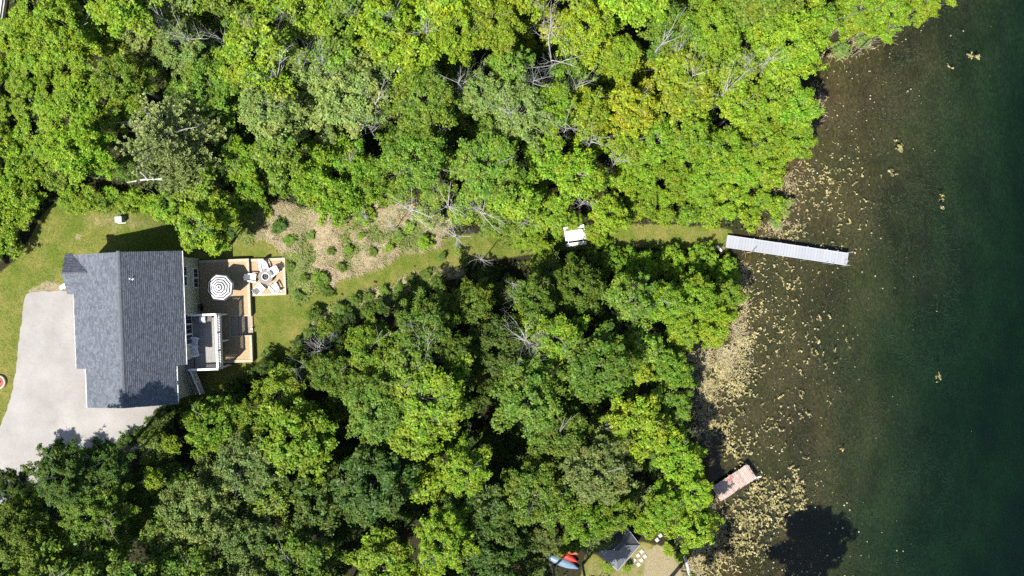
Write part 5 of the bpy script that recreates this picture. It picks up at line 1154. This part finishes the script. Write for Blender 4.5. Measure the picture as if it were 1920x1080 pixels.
# floating algae mats: (centre, spread, how many) in photograph pixels
MATS = [(1555, 330, 45, 40, 60), (1500, 360, 30, 40, 50), (1580, 400, 60, 50, 40), (1470, 440, 40, 12, 40), (1440, 510, 40, 40, 22), (1480, 560, 70, 50, 40), (1500, 640, 80, 50, 50), (1420, 600, 20, 50, 30), (1396, 580, 12, 60, 60), (1395, 660, 22, 40, 90),
        (1360, 690, 34, 34, 200), (1325, 740, 20, 44, 160), (1380, 730, 34, 34, 110), (1350, 790, 34, 30, 90), (1370, 840, 30, 26, 60), (1400, 830, 40, 40, 30), (1350, 830, 40, 40, 40), (1420, 920, 30, 22, 80), (1460, 925, 22, 34, 60), (1490, 910, 8, 36, 40), (1500, 925, 10, 30, 30),
        (1400, 970, 46, 34, 190), (1450, 960, 34, 26, 70), (1360, 1010, 40, 34, 150), (1330, 1060, 34, 30, 140), (1400, 1030, 34, 26, 90), (1300, 1065, 14, 30, 70), (1390, 890, 14, 14, 30), (1520, 480, 60, 20, 18), (1530, 720, 70, 80, 20), (1470, 780, 50, 80, 40), (1610, 330, 50, 60, 14),
        (1686, 280, 4, 12, 16), (1670, 322, 5, 5, 6), (1578, 843, 5, 2, 4), (1835, 110, 4, 8, 8), (1815, 105, 4, 6, 5), (1780, 122, 8, 4, 4), (1768, 372, 5, 10, 6), (1760, 710, 7, 5, 6)]
V = []; F = []; r = np.random.default_rng(15)
def mat_blob(px, py, R):
    g = P(px, py, WATER_Z); kk = 9; rad = R * (0.45 + 0.9 * r.random(kk)); a = np.arange(kk) * 2 * np.pi / kk + r.random() * 6; st = 0.55 + 0.9 * r.random(); ca, sa = math.cos(r.random() * 6.3), math.sin(r.random() * 6.3)
    X = rad * np.cos(a) * st; Y = rad * np.sin(a); o = len(V); zt = WATER_Z + 0.012 + 0.05 * r.random()
    for i in range(kk): V.append((g.x + X[i], g.y + Y[i], WATER_Z + 0.006 + 0.012 * r.random()))
    for i in range(kk): V.append((g.x + X[i] * 0.55, g.y + Y[i] * 0.55, zt + 0.03 * r.random()))
    V.append((g.x, g.y, zt))
    for i in range(kk): F.append((o + i, o + (i + 1) % kk, o + kk + (i + 1) % kk, o + kk + i))
    for i in range(0, kk - 1, 2): F.append((o + kk + i, o + kk + i + 1, o + kk + (i + 2) % kk, o + 2 * kk))
for (cx, cy_, sx, sy, n) in MATS:
    for _ in range(int(n * 0.72)):
        x0, y0 = cx + r.normal() * sx * 0.55, cy_ + r.normal() * sy * 0.55
        if lake_depth_d(np.array([x0]), np.array([y0]))[0] < 2: continue
        dirn = r.random() * 6.28; step = 1.5
        for j in range(r.integers(2, 15)):
            mat_blob(x0, y0, 0.02 + 0.075 * r.random() ** 2); dirn += r.normal() * 0.8; x0 += math.cos(dirn) * step; y0 += math.sin(dirn) * step
o = link("floating_algae", np_mesh("floating_algae", np.array(V), np.array(F), ALGAE)); o['kind'] = 'stuff'
# specks: petals and small leaves adrift, thickest near shore
px = 1390 + np.abs(r.normal(size=7000)) * 190; py = r.uniform(-30, 1110, 7000); d = lake_depth_d(px, py); k = (d > 4) & (r.random(7000) < 0.75 * np.clip(0.95 - d / 300, 0.02, 1) * (0.35 + 0.65 * (noise2(px, py, 90, 31) > -0.1))); px, py = px[k], py[k]
n = len(px); kz = (H - WATER_Z) / H / PPM; Pn = np.stack([(px - 960) * kz, (540 - py) * kz, np.full(n, WATER_Z + 0.012)], 1)
V_, F_ = leaf_quads(Pn, np.tile([0, 0, 1.0], (n, 1)) + r.normal(size=(n, 3)) * 0.12, 0.025 + 0.085 * r.random(n) ** 4, r, 0.75, 0.1)
o = link("floating_petals", np_mesh("floating_petals", V_, F_, PETAL)); o['kind'] = 'stuff'
# dry reeds along the shore
RE = [(1396, 505, 10, 18, 500), (1388, 580, 12, 40, 900), (1382, 640, 14, 26, 1100), (1350, 672, 30, 18, 1500), (1312, 712, 18, 26, 1300), (1320, 770, 16, 26, 900), (1300, 660, 20, 18, 500), (1480, 330, 16, 30, 600), (1465, 420, 30, 12, 900), (1350, 700, 34, 24, 1400),
      (1560, 100, 30, 10, 500), (1620, 82, 26, 10, 400), (1300, 1055, 14, 28, 900), (1330, 965, 14, 30, 500), (1310, 820, 14, 30, 500), (1345, 1030, 26, 30, 600), (1535, 190, 10, 30, 300)]
px = np.concatenate([cx + r.normal(size=int(n * .55)) * sx * .75 for cx, cy_, sx, sy, n in RE]); py = np.concatenate([cy_ + r.normal(size=int(n * .55)) * sy * .75 for cx, cy_, sx, sy, n in RE])
kk = noise2(px, py, 7, 61) + 0.5 * noise2(px, py, 18, 62) > -0.05; px, py = px[kk], py[kk]
x, y, z = gxy(px, py); n = len(x); blades("dry_reeds", x, y, np.maximum(z, WATER_Z - 0.1), r.uniform(0.3, 0.8, n), r.uniform(0.6, 1.0, n), REED, 9, 0.018)
# weed on the lake bed
px, py = r.uniform(1330, 1800, 26000), r.uniform(-20, 1100, 26000); d = lake_depth_d(px, py); k = (d > 10) & (noise2(px, py, 35, 41) + 0.4 * noise2(px, py, 110, 43) > -0.12); px, py = px[k], py[k]
x, y, z = gxy(px, py); n = len(x); blades("lake_weed", x, y, z - 0.02, np.minimum(r.uniform(0.2, 0.5, n), (WATER_Z - z) * 0.9 + 0.05), r.uniform(0.7, 1.0, n), WEED, 10, 0.028, noise2(x, y, 5, 12) * 6, 0.7)
# low undergrowth on the woodland floor
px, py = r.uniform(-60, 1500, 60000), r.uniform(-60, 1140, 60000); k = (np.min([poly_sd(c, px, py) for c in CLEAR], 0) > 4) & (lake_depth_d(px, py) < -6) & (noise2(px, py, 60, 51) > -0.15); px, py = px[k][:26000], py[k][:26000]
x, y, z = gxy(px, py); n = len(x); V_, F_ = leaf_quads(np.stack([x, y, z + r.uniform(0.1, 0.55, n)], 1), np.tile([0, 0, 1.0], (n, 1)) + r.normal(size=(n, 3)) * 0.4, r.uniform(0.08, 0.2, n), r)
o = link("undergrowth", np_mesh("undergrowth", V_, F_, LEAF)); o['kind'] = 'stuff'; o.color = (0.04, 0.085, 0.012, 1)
print("trees", len(ALLT), "dead", len(DT), "objects", len(sc.objects))
